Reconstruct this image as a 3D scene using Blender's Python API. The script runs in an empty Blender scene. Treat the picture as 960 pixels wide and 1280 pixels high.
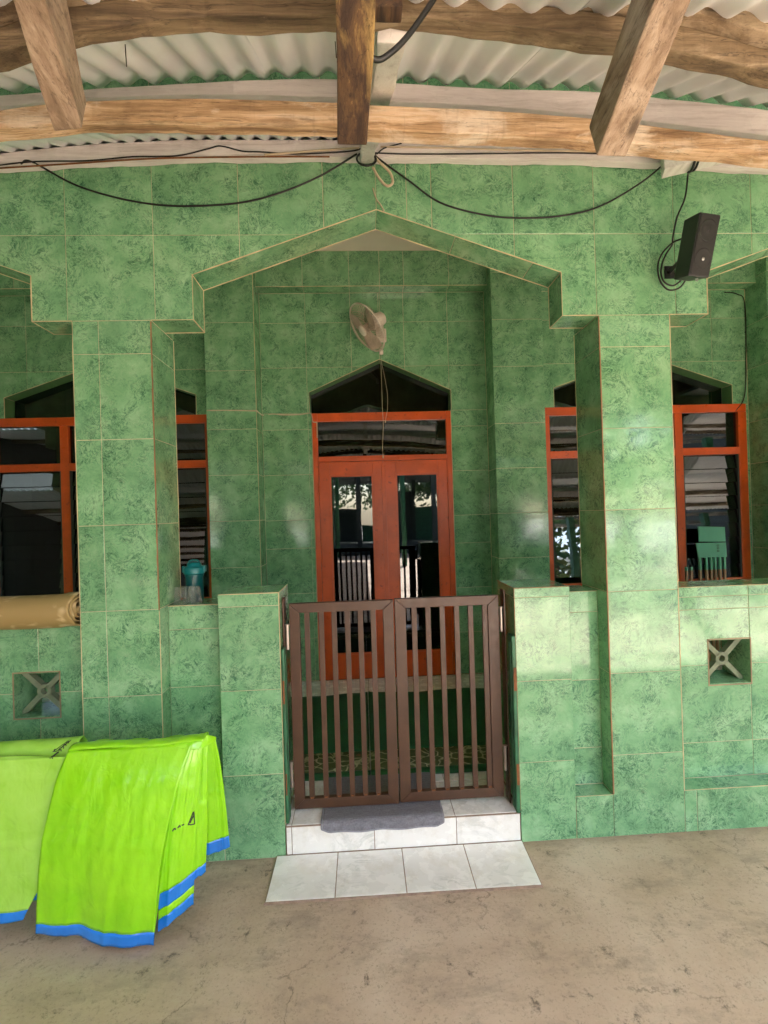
import bpy, bmesh, math, random
from math import pi, sin, cos, radians
from mathutils import Vector, Matrix
random.seed(7)
sc = bpy.context.scene
C = sc.collection

# ------------------------------------------------------------------ camera
cam_d = bpy.data.cameras.new('camera'); cam = bpy.data.objects.new('camera', cam_d); C.objects.link(cam)
R_ = Vector((0.99846995, -0.04639004, -0.03009537)); U_ = Vector((0.02995141, -0.00379525, 0.99954415)); B_ = Vector((-0.04648311, -0.99891619, -0.0024))
M_ = Matrix((R_, U_, B_)).transposed().to_4x4(); M_.translation = Vector((0, -2.2962, 1.6183))
cam.matrix_world = M_
cam_d.sensor_fit = 'VERTICAL'; cam_d.sensor_height = 36.0; cam_d.lens = 36.0 * 600 / 1280
cam_d.clip_start = 0.02; cam_d.clip_end = 500
sc.camera = cam

# ------------------------------------------------------------------ world, sun, exposure
SUN_EL, SUN_AZ = radians(56), radians(155)          # azimuth measured from +Y towards +X
w = bpy.data.worlds.new('World'); sc.world = w; w.use_nodes = True
nt = w.node_tree; nt.nodes.clear()
sky = nt.nodes.new('ShaderNodeTexSky'); sky.sky_type = 'NISHITA'; sky.sun_disc = False
sky.sun_elevation = SUN_EL; sky.sun_rotation = SUN_AZ; sky.air_density = 1.0; sky.dust_density = 2.0; sky.ozone_density = 1.0
bg = nt.nodes.new('ShaderNodeBackground'); bg.inputs[1].default_value = 0.14
wo = nt.nodes.new('ShaderNodeOutputWorld'); nt.links.new(sky.outputs[0], bg.inputs[0]); nt.links.new(bg.outputs[0], wo.inputs[0])
sd = bpy.data.lights.new('sun', 'SUN'); sd.energy = 4.5; sd.angle = radians(0.5); sd.color = (1, .97, .92)
so = bpy.data.objects.new('sun', sd); C.objects.link(so)
dv = Vector((sin(SUN_AZ) * cos(SUN_EL), cos(SUN_AZ) * cos(SUN_EL), sin(SUN_EL)))
so.rotation_euler = dv.to_track_quat('Z', 'Y').to_euler()
sc.view_settings.view_transform = 'Standard'; sc.view_settings.look = 'None'
sc.view_settings.gamma = 1; sc.view_settings.exposure = 3.66
sc.cycles.max_bounces = 10; sc.cycles.diffuse_bounces = 6; sc.cycles.glossy_bounces = 5; sc.cycles.transmission_bounces = 8; sc.cycles.transparent_max_bounces = 12
sc.cycles.caustics_reflective = False; sc.cycles.caustics_refractive = False
sc.cycles.use_denoising = True

# ------------------------------------------------------------------ node helpers
class NB:
    def __init__(s, name):
        s.m = bpy.data.materials.new(name); s.m.use_nodes = True; s.t = s.m.node_tree
        s.p = s.t.nodes['Principled BSDF']; s.out = s.t.nodes['Material Output']
    def n(s, typ, **kw):
        x = s.t.nodes.new(typ)
        for k, v in kw.items():
            if k.startswith('i_'):
                key = k[2:]; key = int(key) if key.isdigit() else key.replace('_', ' ')
                x.inputs[key].default_value = v
            else: setattr(x, k, v)
        return x
    def l(s, a, b): s.t.links.new(a, b)
    def coord(s, scale=(1, 1, 1), rnd=0.0, loc=(0, 0, 0), rot=(0, 0, 0)):
        tc = s.n('ShaderNodeTexCoord'); mp = s.n('ShaderNodeMapping'); mp.inputs['Scale'].default_value = scale
        mp.inputs['Location'].default_value = loc; mp.inputs['Rotation'].default_value = rot
        if rnd:
            oi = s.n('ShaderNodeObjectInfo'); mu = s.n('ShaderNodeVectorMath', operation='SCALE'); mu.inputs['Scale'].default_value = rnd
            cx = s.n('ShaderNodeCombineXYZ'); s.l(oi.outputs['Random'], cx.inputs[0]); s.l(oi.outputs['Random'], cx.inputs[2]); s.l(cx.outputs[0], mu.inputs[0])
            ad = s.n('ShaderNodeVectorMath', operation='ADD'); s.l(tc.outputs['Object'], ad.inputs[0]); s.l(mu.outputs[0], ad.inputs[1]); s.l(ad.outputs[0], mp.inputs[0])
        else: s.l(tc.outputs['Object'], mp.inputs[0])
        return mp.outputs[0]
    def noise(s, v, scale, detail=5, rough=.55, dist=0., lac=2.0):
        x = s.n('ShaderNodeTexNoise'); x.inputs['Scale'].default_value = scale; x.inputs['Detail'].default_value = detail
        x.inputs['Roughness'].default_value = rough; x.inputs['Distortion'].default_value = dist; x.inputs['Lacunarity'].default_value = lac
        s.l(v, x.inputs['Vector']); return x.outputs['Fac']
    def ramp(s, fac, stops, interp='LINEAR'):
        r = s.n('ShaderNodeValToRGB'); cr = r.color_ramp; cr.interpolation = interp
        while len(cr.elements) < len(stops): cr.elements.new(.5)
        for e, (p, c) in zip(cr.elements, stops):
            e.position = p; e.color = (c[0], c[1], c[2], 1) if isinstance(c, (tuple, list)) else (c, c, c, 1)
        s.l(fac, r.inputs[0]); return r.outputs[0]
    def mix(s, f, a, b, mode='MIX'):
        x = s.n('ShaderNodeMix', data_type='RGBA', blend_type=mode)
        if isinstance(f, (int, float)): x.inputs[0].default_value = f
        else: s.l(f, x.inputs[0])
        for k, v in ((6, a), (7, b)):
            if isinstance(v, (tuple, list)): x.inputs[k].default_value = (v[0], v[1], v[2], 1)
            else: s.l(v, x.inputs[k])
        return x.outputs[2]
    def math(s, op, a, b=None):
        x = s.n('ShaderNodeMath', operation=op)
        for k, v in ((0, a), (1, b)):
            if v is None: continue
            if isinstance(v, (int, float)): x.inputs[k].default_value = v
            else: s.l(v, x.inputs[k])
        return x.outputs[0]
    def bump(s, h, strength=.3, dist=.01):
        b = s.n('ShaderNodeBump'); b.inputs['Strength'].default_value = strength; b.inputs['Distance'].default_value = dist
        s.l(h, b.inputs['Height']); s.l(b.outputs[0], s.p.inputs['Normal'])
    def col(s, c):
        if isinstance(c, (tuple, list)): s.p.inputs['Base Color'].default_value = (*c[:3], 1)
        else: s.l(c, s.p.inputs['Base Color'])
    def rough(s, r):
        if isinstance(r, (int, float)): s.p.inputs['Roughness'].default_value = r
        else: s.l(r, s.p.inputs['Roughness'])

def simple(name, c, rough=.5, metal=0., var=.12, scale=12, bump=.0):
    b = NB(name); v = b.coord(rnd=3.1)
    nz = b.noise(v, scale, 6, .6)
    lo = tuple(x * (1 - var) for x in c); hi = tuple(min(1, x * (1 + var)) for x in c)
    b.col(b.ramp(nz, [(.3, lo), (.7, hi)])); b.rough(rough); b.p.inputs['Metallic'].default_value = metal
    if bump: b.bump(b.noise(v, scale * 6, 4), bump, .004)
    return b.m

def worn(name, c, c2, rough, th=.70, scale=7):
    b = NB(name); v = b.coord(rnd=3.1); n1 = b.noise(v, scale, 6, .6); n2 = b.noise(v, scale * 5, 8, .75)
    base = b.ramp(n1, [(.3, tuple(x * .78 for x in c)), (.55, c), (.75, tuple(min(1, x * 1.25) for x in c))])
    base = b.mix(b.ramp(n2, [(th - .06, 0.), (th, .8)]), base, c2); b.col(base)
    b.rough(b.ramp(n2, [(.3, rough * .8), (.7, min(1, rough * 1.6))])); b.bump(n2, .25, .002); return b.m

def tile_mat(name='green_marble_tile', k=1.0):
    b = NB(name); v = b.coord(rnd=9.7)
    # warp the coordinates so the print swirls
    wn = b.n('ShaderNodeTexNoise'); wn.inputs['Scale'].default_value = 7; wn.inputs['Detail'].default_value = 3; b.l(v, wn.inputs['Vector'])
    sub = b.n('ShaderNodeVectorMath', operation='SUBTRACT'); b.l(wn.outputs['Color'], sub.inputs[0]); sub.inputs[1].default_value = (.5, .5, .5)
    scl = b.n('ShaderNodeVectorMath', operation='SCALE'); b.l(sub.outputs[0], scl.inputs[0]); scl.inputs['Scale'].default_value = .16
    ad = b.n('ShaderNodeVectorMath', operation='ADD'); b.l(v, ad.inputs[0]); b.l(scl.outputs[0], ad.inputs[1]); vw = ad.outputs[0]
    big = b.noise(vw, 6.0, 5, .6)
    base = b.ramp(big, [(.30, (.140 * k, .345 * k, .175 * k)), (.5, (.218 * k, .470 * k, .245 * k)), (.68, (.315 * k, .585 * k, .330 * k))])
    cl = b.ramp(b.noise(v, 7.5, 4, .6, .6), [(.40, .14), (.58, 1.)])          # the dark print gathers in clouds
    mid = b.noise(vw, 42, 8, .74, 1.2)
    base = b.mix(b.math('MULTIPLY', b.ramp(mid, [(.42, .78), (.50, 0.0)]), cl), base, (.050 * k, .165 * k, .088 * k))
    ve = b.noise(vw, 30, 6, .66, 1.6); band = b.math('ABSOLUTE', b.math('SUBTRACT', ve, .5))
    vm = b.math('MULTIPLY', b.ramp(band, [(.0, 1.), (.030, 0.)]), cl)
    base = b.mix(b.math('MULTIPLY', vm, .9), base, (.020 * k, .100 * k, .062 * k))
    lv = b.noise(vw, 38, 5, .62, 1.8); lb = b.math('ABSOLUTE', b.math('SUBTRACT', lv, .53))
    lm = b.math('MULTIPLY', b.ramp(lb, [(0., 1.), (.028, 0.)]), b.ramp(b.noise(v, 9, 4), [(.44, 0.1), (.58, 1.)]))
    base = b.mix(b.math('MULTIPLY', lm, .5), base, (.44 * k, .62 * k, .40 * k))
    # per tile shade
    oi = b.n('ShaderNodeObjectInfo'); sh = b.ramp(oi.outputs['Random'], [(0, .93), (1, 1.06)])
    base = b.mix(1.0, base, sh, 'MULTIPLY')
    grime = b.ramp(b.noise(b.coord(), 3.5, 7, .65), [(.35, (.92, .92, .89)), (.6, (1, 1, 1))])
    base = b.mix(1.0, base, grime, 'MULTIPLY')
    b.col(base)
    b.rough(b.ramp(b.noise(b.coord(), 9, 6, .6), [(.3, .05), (.7, .13)]))
    b.p.inputs['IOR'].default_value = 1.52
    b.bump(b.noise(b.coord(), 5, 3), .10, .01)
    return b.m

def wood_mat(name, cols, axis='x', rough=.75, gs=1.0, soft=1.0, th=.52):
    b = NB(name); ax_ = 'xyz'.index(axis)
    def sc3(a, c): q = [a * gs] * 3; q[ax_] = c * gs; return tuple(q)
    g1 = b.noise(b.coord(sc3(22, 1.3), rnd=5.3), 1.5, 10, .70, .5); g2 = b.noise(b.coord(sc3(5, 2.2), rnd=5.3), 1.5, 7, .66, .4)
    fine = b.noise(b.coord(sc3(130, 3.5), rnd=2.), 1.5, 8, .78, .2); saw = b.noise(b.coord(sc3(6, 60), rnd=2.), 1.3, 4, .6)
    base = b.ramp(g1, [(.32, cols[0]), (.46, cols[1]), (.58, cols[2]), (.72, cols[3])])
    base = b.mix(b.ramp(g2, [(th, 0.), (th + .10, .75)]), base, cols[3])
    base = b.mix(b.ramp(g2, [(.30, .75 * soft), (.44, 0.)]), base, cols[0])
    base = b.mix(b.ramp(fine, [(.34, .6 * soft), (.46, 0.)]), base, tuple(x * .35 for x in cols[0]))
    base = b.mix(b.ramp(saw, [(.32, .18 * soft), (.44, 0.)]), base, cols[0])
    vo = b.n('ShaderNodeTexVoronoi'); vo.inputs['Scale'].default_value = 1.0; b.l(b.coord(sc3(9, 2.6), rnd=3.), vo.inputs['Vector'])
    base = b.mix(b.ramp(vo.outputs['Distance'], [(.06, .8 * soft), (.13, 0.)]), base, tuple(x * .4 for x in cols[0]))
    ck = b.noise(b.coord(sc3(16, .55), rnd=8.), 1.2, 5, .6, .3); cb = b.math('ABSOLUTE', b.math('SUBTRACT', ck, .5))
    base = b.mix(b.ramp(cb, [(0., .6 * soft), (.006, 0.)]), base, tuple(x * .2 for x in cols[0]))
    b.col(base); b.rough(rough); b.bump(b.mix(.5, g1, fine), .7, .006)
    return b.m

def glass_mat(name='dark_window_glass', tint=(.05, .06, .06), rough=.015):
    b = NB(name); b.t.nodes.remove(b.p)
    tr = b.n('ShaderNodeBsdfTransparent'); tr.inputs[0].default_value = (*[x * 3 for x in tint], 1)
    gl = b.n('ShaderNodeBsdfGlossy'); gl.inputs['Roughness'].default_value = rough; gl.inputs[0].default_value = (.9, .93, .95, 1)
    fr = b.n('ShaderNodeFresnel'); fr.inputs[0].default_value = 1.62
    m1 = b.math('ADD', fr.outputs[0], .045)
    mx = b.n('ShaderNodeMixShader'); b.l(m1, mx.inputs[0]); b.l(tr.outputs[0], mx.inputs[1]); b.l(gl.outputs[0], mx.inputs[2])
    nz = b.noise(b.coord(), 1.6, 2); bp = b.n('ShaderNodeBump'); bp.inputs['Strength'].default_value = .05; bp.inputs['Distance'].default_value = .02
    b.l(nz, bp.inputs['Height']); b.l(bp.outputs[0], gl.inputs['Normal'])
    b.l(mx.outputs[0], b.out.inputs[0]); return b.m

M = {}
M['tile'] = tile_mat()
M['grout'] = simple('tan_grout', (.58, .54, .37), .85, var=.3, scale=5)
M['bead'] = simple('cream_grout_bead', (.60, .50, .30), .85, var=.3, scale=9)
M['browngrout0'] = simple('brown_rim_grout', (.30, .22, .13), .85, var=.3, scale=9)
M['plaster'] = simple('cream_plaster', (.76, .70, .60), .85, var=.08, scale=3)
M['greenpaint'] = simple('green_plaster', (.10, .25, .09), .6, var=.15, scale=5)
M['orange'] = worn('orange_gloss_paint', (.62, .092, .010), (.30, .05, .015), .30, .66, 4)
M['browngate'] = worn('brown_gate_paint', (.074, .034, .017), (.20, .10, .05), .36, .70, 8)
M['hinge'] = simple('bare_steel', (.46, .40, .36), .35, .8, var=.2, scale=20)
M['rust'] = simple('rusty_steel', (.22, .085, .03), .8, .2, var=.35, scale=30)
M['oldgreen'] = simple('old_green_paint_wood', (.028, .13, .06), .45, var=.45, scale=9)
M['black'] = simple('black_plastic', (.012, .012, .012), .42, var=.2)
M['blackcable'] = simple('black_cable_sheath', (.010, .010, .009), .5)
M['whitecable'] = simple('cream_cable_sheath', (.58, .47, .33), .5)
M['speaker'] = simple('black_speaker_cloth', (.018, .018, .016), .6, var=.2, scale=60)
M['cone'] = simple('black_speaker_cone', (.010, .010, .010), .35)
M['fancream'] = simple('aged_cream_plastic', (.78, .70, .60), .45, var=.12)
M['fanwire'] = simple('dusty_grille_wire', (.60, .46, .36), .5, var=.2)
M['fanblade'] = simple('dusty_fan_blade', (.46, .38, .30), .5, var=.25)
M['teal'] = simple('teal_plastic', (.004, .16, .18), .32, var=.12)
M['tealdark'] = simple('dark_teal_plastic', (.003, .075, .085), .3, var=.12)
M['screw'] = simple('galvanised', (.5, .5, .48), .4, .9)
M['wood_y'] = wood_mat('weathered_rafter_timber', [(.13, .085, .052), (.27, .19, .125), (.38, .285, .20), (.52, .42, .32)], 'y')
M['wood_dark'] = wood_mat('dark_stained_rafter', [(.022, .012, .008), (.055, .029, .015), (.12, .066, .028), (.50, .34, .12)], 'y', gs=.9, th=.55)
M['wood_b'] = wood_mat('brown_beam_timber', [(.060, .040, .022), (.155, .108, .058), (.26, .19, .11), (.44, .35, .23)], 'x')
M['wood_o'] = wood_mat('orange_purlin_timber', [(.17, .095, .05), (.46, .30, .16), (.68, .50, .32), (.84, .74, .60)], 'x')
M['wood_w'] = wood_mat('whitewashed_timber', [(.56, .50, .48), (.74, .69, .68), (.82, .77, .76), (.86, .82, .80)], 'x', soft=.3)
M['wood_wy'] = wood_mat('whitewashed_rafter', [(.56, .54, .50), (.74, .72, .68), (.80, .79, .75), (.84, .82, .79)], 'y', soft=.3)

def sheet_mat():
    b = NB('old_zinc_roof_sheet'); v = b.coord((8, 1, 1), rnd=3.)
    n1 = b.noise(v, 1.2, 6, .6); n2 = b.noise(b.coord(rnd=2), 4, 6, .65)
    c = b.ramp(n1, [(.3, (.74, .78, .80)), (.6, (.84, .88, .90)), (.8, (.88, .91, .92))])
    c = b.mix(b.ramp(n2, [(.62, 0.), (.78, .3)]), c, (.56, .52, .46)); b.col(c); b.rough(.5)
    return b.m
M['sheet'] = sheet_mat()

def white_tile():
    b = NB('white_veined_floor_tile'); v = b.coord(rnd=7.)
    w_ = b.noise(b.coord((1, 2.5, 1), rnd=7., rot=(0, 0, .7)), 5, 6, .6, 1.2); bd = b.math('ABSOLUTE', b.math('SUBTRACT', w_, .5))
    mk = b.math('MULTIPLY', b.ramp(bd, [(0, 1.), (.05, 0.)]), b.ramp(b.noise(v, 4, 3), [(.45, 0.), (.65, .55)]))
    base = b.mix(mk, (.86, .86, .84), (.46, .49, .46))
    d = b.ramp(b.noise(b.coord(), 6, 8, .7), [(.30, (.80, .77, .70)), (.50, (1, 1, 1))]); base = b.mix(.8, base, d, 'MULTIPLY')
    b.col(base); b.rough(b.ramp(b.noise(v, 14, 5), [(.3, .16), (.7, .35)])); return b.m
M['wtile'] = white_tile()
M['wgrout'] = simple('dirty_tile_grout', (.27, .19, .14), .9, var=.3, scale=30)

def concrete():
    b = NB('stained_concrete_floor'); v = b.coord()
    a = b.noise(v, 1.5, 9, .66, .3); c1 = b.ramp(a, [(.30, (.37, .272, .200)), (.45, (.50, .380, .290)), (.60, (.59, .468, .368)), (.75, (.67, .56, .46))])
    st = b.noise(b.coord((1.1, 2.3, 1), rot=(0, 0, .12)), 2.4, 10, .76, .3)
    c1 = b.mix(b.ramp(st, [(.36, .5), (.50, 0.)]), c1, (.25, .20, .155))
    c1 = b.mix(b.ramp(st, [(.55, 0.), (.70, .5)]), c1, (.60, .52, .41))
    sp = b.noise(v, 6.5, 12, .84, .15); c1 = b.mix(b.ramp(sp, [(.56, 0.), (.63, .55)]), c1, (.20, .155, .115))
    sm = b.noise(b.coord(loc=(7, 3, 0)), 9, 10, .85, .2); c1 = b.mix(b.ramp(sm, [(.57, 0.), (.64, .85)]), c1, (.10, .078, .058))
    dn = b.noise(b.coord(loc=(4, 2, 0)), 85, 5, .8); c1 = b.mix(b.ramp(dn, [(.55, 0.), (.68, .55)]), c1, (.15, .115, .085)); c1 = b.mix(b.ramp(dn, [(.26, .4), (.40, 0.)]), c1, (.66, .58, .47))
    wn = b.n('ShaderNodeTexNoise'); wn.inputs['Scale'].default_value = 5; wn.inputs['Detail'].default_value = 8; wn.inputs['Roughness'].default_value = .7; b.l(v, wn.inputs['Vector'])
    sc_ = b.n('ShaderNodeVectorMath', operation='SCALE'); b.l(wn.outputs['Color'], sc_.inputs[0]); sc_.inputs['Scale'].default_value = .16
    ad = b.n('ShaderNodeVectorMath', operation='ADD'); b.l(v, ad.inputs[0]); b.l(sc_.outputs[0], ad.inputs[1])
    vo = b.n('ShaderNodeTexVoronoi', feature='DISTANCE_TO_EDGE'); vo.inputs['Scale'].default_value = .95; b.l(ad.outputs[0], vo.inputs['Vector'])
    ck = b.math('MULTIPLY', b.ramp(vo.outputs['Distance'], [(0, 1.), (.0028, 0.)]), b.ramp(b.noise(b.coord(loc=(1, 5, 0)), 3.1, 6, .7), [(.47, 0.), (.56, .7)]))
    c1 = b.mix(ck, c1, (.10, .078, .058))
    sx = b.n('ShaderNodeSeparateXYZ'); tcc = b.n('ShaderNodeTexCoord'); b.l(tcc.outputs['Object'], sx.inputs[0])
    near = b.math('ADD', sx.outputs[1], b.math('MULTIPLY', b.noise(v, 14, 6, .7), .12)); c1 = b.mix(b.ramp(near, [(.0, 0.), (.09, .55)]), c1, (.20, .155, .11)); b.col(c1)
    b.rough(b.ramp(a, [(.3, .42), (.7, .7)])); b.bump(b.mix(.5, st, dn), .3, .004); return b.m
M['concrete'] = concrete()

def vinyl(name, c, dark):
    b = NB(name); v = b.coord()
    n1 = b.noise(v, 6, 5, .6, .6); b.col(b.ramp(n1, [(.3, dark), (.65, c)])); b.rough(b.ramp(b.noise(v, 11, 5), [(.3, .16), (.7, .27)]))
    cr = b.noise(b.coord((7, 5, 1.6), rot=(0, .25, 0)), 1.5, 3, .5, .5); c2 = b.noise(b.coord((3, 3, 2)), 6, 2, .5, 1.5); b.bump(b.math('ADD', cr, b.math('MULTIPLY', c2, .4)), .38, .02)
    b.p.inputs['Coat Weight'].default_value = .5; b.p.inputs['Coat Roughness'].default_value = .12
    b.p.inputs['Subsurface Weight'].default_value = 0.
    return b.m
M['lime'] = vinyl('lime_vinyl', (.34, .80, .014), (.25, .70, .006))
M['lime2'] = vinyl('pale_lime_vinyl', (.42, .78, .11), (.31, .68, .05))
M['blueband'] = vinyl('blue_vinyl', (.02, .25, .84), (.012, .18, .72))

def clear_plastic():
    b = NB('clear_plastic'); b.t.nodes.remove(b.p)
    tr = b.n('ShaderNodeBsdfTransparent'); tr.inputs[0].default_value = (.93, .95, .94, 1)
    g0 = b.n('ShaderNodeBsdfGlossy'); g0.inputs['Roughness'].default_value = .12; df = b.n('ShaderNodeBsdfDiffuse'); df.inputs[0].default_value = (.85, .88, .88, 1); gl = b.n('ShaderNodeMixShader'); gl.inputs[0].default_value = .5; b.l(g0.outputs[0], gl.inputs[1]); b.l(df.outputs[0], gl.inputs[2])
    lw = b.n('ShaderNodeLayerWeight'); lw.inputs[0].default_value = .35
    f_ = b.math('ADD', b.math('MULTIPLY', lw.outputs['Facing'], .32), .05)
    mx = b.n('ShaderNodeMixShader'); b.l(f_, mx.inputs[0]); b.l(tr.outputs[0], mx.inputs[1]); b.l(gl.outputs[0], mx.inputs[2]); b.l(mx.outputs[0], b.out.inputs[0]); return b.m
M['clear'] = clear_plastic()

def carpet_field():
    b = NB('green_prayer_carpet'); v = b.coord(); n1 = b.noise(v, 3, 4); n2 = b.noise(v, 90, 3)
    c = b.ramp(n1, [(.3, (.012, .085, .028)), (.7, (.022, .13, .042))]); c = b.mix(b.ramp(n2, [(.3, .4), (.6, 0.)]), c, (.006, .045, .016))
    b.col(c); b.rough(.95); b.bump(n2, .5, .004); return b.m
M['carpet'] = carpet_field()
def carpet_border():
    b = NB('scroll_pattern_carpet_border'); v = b.coord((1, 1, 1))
    w1 = b.n('ShaderNodeTexNoise'); w1.inputs['Scale'].default_value = 9; b.l(v, w1.inputs['Vector'])
    vo = b.n('ShaderNodeTexVoronoi', feature='DISTANCE_TO_EDGE'); vo.inputs['Scale'].default_value = 13
    sc_ = b.n('ShaderNodeVectorMath', operation='SCALE'); b.l(w1.outputs['Color'], sc_.inputs[0]); sc_.inputs['Scale'].default_value = .1
    ad = b.n('ShaderNodeVectorMath', operation='ADD'); b.l(v, ad.inputs[0]); b.l(sc_.outputs[0], ad.inputs[1]); b.l(ad.outputs[0], vo.inputs['Vector'])
    ln = b.ramp(vo.outputs['Distance'], [(.02, 1.), (.07, 0.)]); vo2 = b.n('ShaderNodeTexVoronoi'); vo2.inputs['Scale'].default_value = 13; b.l(ad.outputs[0], vo2.inputs['Vector'])
    dot = b.ramp(vo2.outputs['Distance'], [(.14, 1.), (.2, 0.)])
    c = b.mix(ln, (.11, .135, .05), (.60, .56, .34)); c = b.mix(dot, c, (.30, .16, .07)); c = b.mix(b.ramp(b.noise(v, 40, 3), [(.4, .4), (.6, 0.)]), c, (.05, .08, .03))
    b.col(c); b.rough(.95); return b.m
M['cborder'] = carpet_border()
def doormat():
    b = NB('grey_blue_terry_mat'); v = b.coord(); n = b.noise(v, 130, 3, .7); n2 = b.noise(b.coord((10, 60, 10)), 3, 4)
    c = b.ramp(b.mix(.5, n, n2), [(.35, (.125, .125, .150)), (.65, (.235, .235, .270))]); b.col(c); b.rough(.95); b.bump(n, .45, .004); return b.m
M['mat'] = doormat()
M['matedge'] = simple('pale_mat_binding', (.26, .26, .30), .9, var=.2, scale=60)
def roll_mat():
    b = NB('tan_patterned_roll'); v = b.coord((1, 1, 1))
    vo = b.n('ShaderNodeTexVoronoi', feature='SMOOTH_F1'); vo.inputs['Scale'].default_value = 26; b.l(v, vo.inputs['Vector'])
    pat = b.ramp(vo.outputs['Distance'], [(.3, 1.), (.5, 0.)])
    mk = b.ramp(b.noise(b.coord((6, 12, 12)), 1.1, 3, .5, .5), [(.50, 0.), (.56, .85)])
    f_ = b.math('MULTIPLY', pat, mk); c = b.mix(f_, (.36, .255, .10), (.64, .50, .29)); b.col(c); b.rough(.6); return b.m
M['roll'] = roll_mat()
M['leaf'] = simple('tree_leaf', (.07, .13, .03), .55, var=.5, scale=3)
M['bark'] = simple('tree_bark', (.14, .10, .07), .9, var=.4, scale=8)
M['yard'] = simple('sandy_yard_ground', (.52, .49, .43), .95, var=.2, scale=.6)
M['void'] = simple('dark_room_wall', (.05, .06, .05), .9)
M['glass'] = glass_mat()
M['ventdark'] = simple('green_vent_cement', (.20, .235, .15), .75, var=.2, scale=20)
M['ink'] = simple('black_print', (.03, .05, .02), .6)

# ------------------------------------------------------------------ mesh helpers
def link(me, name, mat, parent=None, smooth=False):
    o = bpy.data.objects.new(name, me); C.objects.link(o)
    if mat is not None: me.materials.append(mat)
    if parent is not None: o.parent = parent
    if smooth: me.polygons.foreach_set('use_smooth', [True] * len(me.polygons))
    return o
class G:
    def __init__(s): s.v = []; s.f = []
    def add(s, vs, fs):
        k = len(s.v); s.v += [tuple(x) for x in vs]; s.f += [tuple(i + k for i in f) for f in fs]; return s
    def box(s, x0, x1, y0, y1, z0, z1):
        return s.add([(x0, y0, z0), (x1, y0, z0), (x1, y1, z0), (x0, y1, z0), (x0, y0, z1), (x1, y0, z1), (x1, y1, z1), (x0, y1, z1)],
                     [(0, 3, 2, 1), (4, 5, 6, 7), (0, 1, 5, 4), (1, 2, 6, 5), (2, 3, 7, 6), (3, 0, 4, 7)])
    def prism(s, poly, y0, y1):           # poly in (x,z), counter-clockwise seen from -y
        n = len(poly); return s.add([(x, y0, z) for x, z in poly] + [(x, y1, z) for x, z in poly],
                [tuple(range(n)), tuple(range(2 * n - 1, n - 1, -1))] + [(i, i + n, (i + 1) % n + n, (i + 1) % n) for i in range(n)])
    def tube(s, pts, r, seg=8, closed=False):
        P = [Vector(p) for p in pts]; n = len(P); rings = []; nrm = None
        for i, p in enumerate(P):
            if closed: t = (P[(i + 1) % n] - P[i - 1]).normalized()
            else: t = (P[min(i + 1, n - 1)] - P[max(i - 1, 0)]).normalized()
            if nrm is None:
                nrm = t.orthogonal().normalized()
            else: nrm = (nrm - t * nrm.dot(t)).normalized()
            bn = t.cross(nrm); rr = r[i] if isinstance(r, (list, tuple)) else r
            rings.append([p + (nrm * cos(2 * pi * k / seg) + bn * sin(2 * pi * k / seg)) * rr for k in range(seg)])
        vs = [q for rg in rings for q in rg]; fs = []
        m = n if closed else n - 1
        for i in range(m):
            a = i * seg; b_ = ((i + 1) % n) * seg
            for k in range(seg): fs.append((a + k, a + (k + 1) % seg, b_ + (k + 1) % seg, b_ + k))
        if not closed: fs.append(tuple(range(seg - 1, -1, -1))); fs.append(tuple((n - 1) * seg + k for k in range(seg)))
        return s.add(vs, fs)
    def lathe(s, prof, seg=24, M4=None, cap=True):   # prof: (r, h) along local z
        vs = []; fs = []
        for r, h in prof:
            for k in range(seg): vs.append(Vector((r * cos(2 * pi * k / seg), r * sin(2 * pi * k / seg), h)))
        for i in range(len(prof) - 1):
            for k in range(seg): fs.append((i * seg + k, i * seg + (k + 1) % seg, (i + 1) * seg + (k + 1) % seg, (i + 1) * seg + k))
        if cap: fs.append(tuple(range(seg - 1, -1, -1))); fs.append(tuple((len(prof) - 1) * seg + k for k in range(seg)))
        if M4 is not None: vs = [M4 @ v for v in vs]
        return s.add(vs, fs)
    def grid(s, rows, close=False):
        nr = len(rows); nc = len(rows[0]); vs = [p for r in rows for p in r]
        return s.add(vs, [(i * nc + j, i * nc + j + 1, (i + 1) * nc + j + 1, (i + 1) * nc + j) for i in range(nr - 1) for j in range(nc - 1)])
    def build(s, name, mat, parent=None, smooth=False, bevel=0., recalc=True, solid=0.):
        me = bpy.data.meshes.new(name); me.from_pydata(s.v, [], s.f)
        if recalc or bevel:
            bm = bmesh.new(); bm.from_mesh(me); 
            if recalc: bmesh.ops.recalc_face_normals(bm, faces=bm.faces)
            if bevel:
                es = [e for e in bm.edges if len(e.link_faces) == 2 and e.calc_face_angle(0) > .6]
                bmesh.ops.bevel(bm, geom=es, offset=bevel, segments=2, affect='EDGES', profile=.6)
            bm.to_mesh(me); bm.free()
        o = link(me, name, mat, parent, smooth)
        if solid:
            md = o.modifiers.new('thickness', 'SOLIDIFY'); md.thickness = solid; md.offset = 0
        return o
def catmull(P, n=8):
    P = [Vector(p) for p in P]; P = [P[0] * 2 - P[1]] + P + [P[-1] * 2 - P[-2]]; out = []
    for i in range(1, len(P) - 2):
        a, b_, c, d = P[i - 1:i + 3]
        for k in range(n):
            t = k / n; out.append(.5 * ((2 * b_) + (c - a) * t + (2 * a - 5 * b_ + 4 * c - d) * t * t + (3 * b_ - a - 3 * c + d) * t ** 3))
    out.append(P[-2]); return out
def thing(name, label, cat, loc=(0, 0, 0), group=None, kind=None):
    o = bpy.data.objects.new(name, None); C.objects.link(o); o.location = loc; o.empty_display_size = .1
    return tag(o, label, cat, group, kind)
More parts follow.
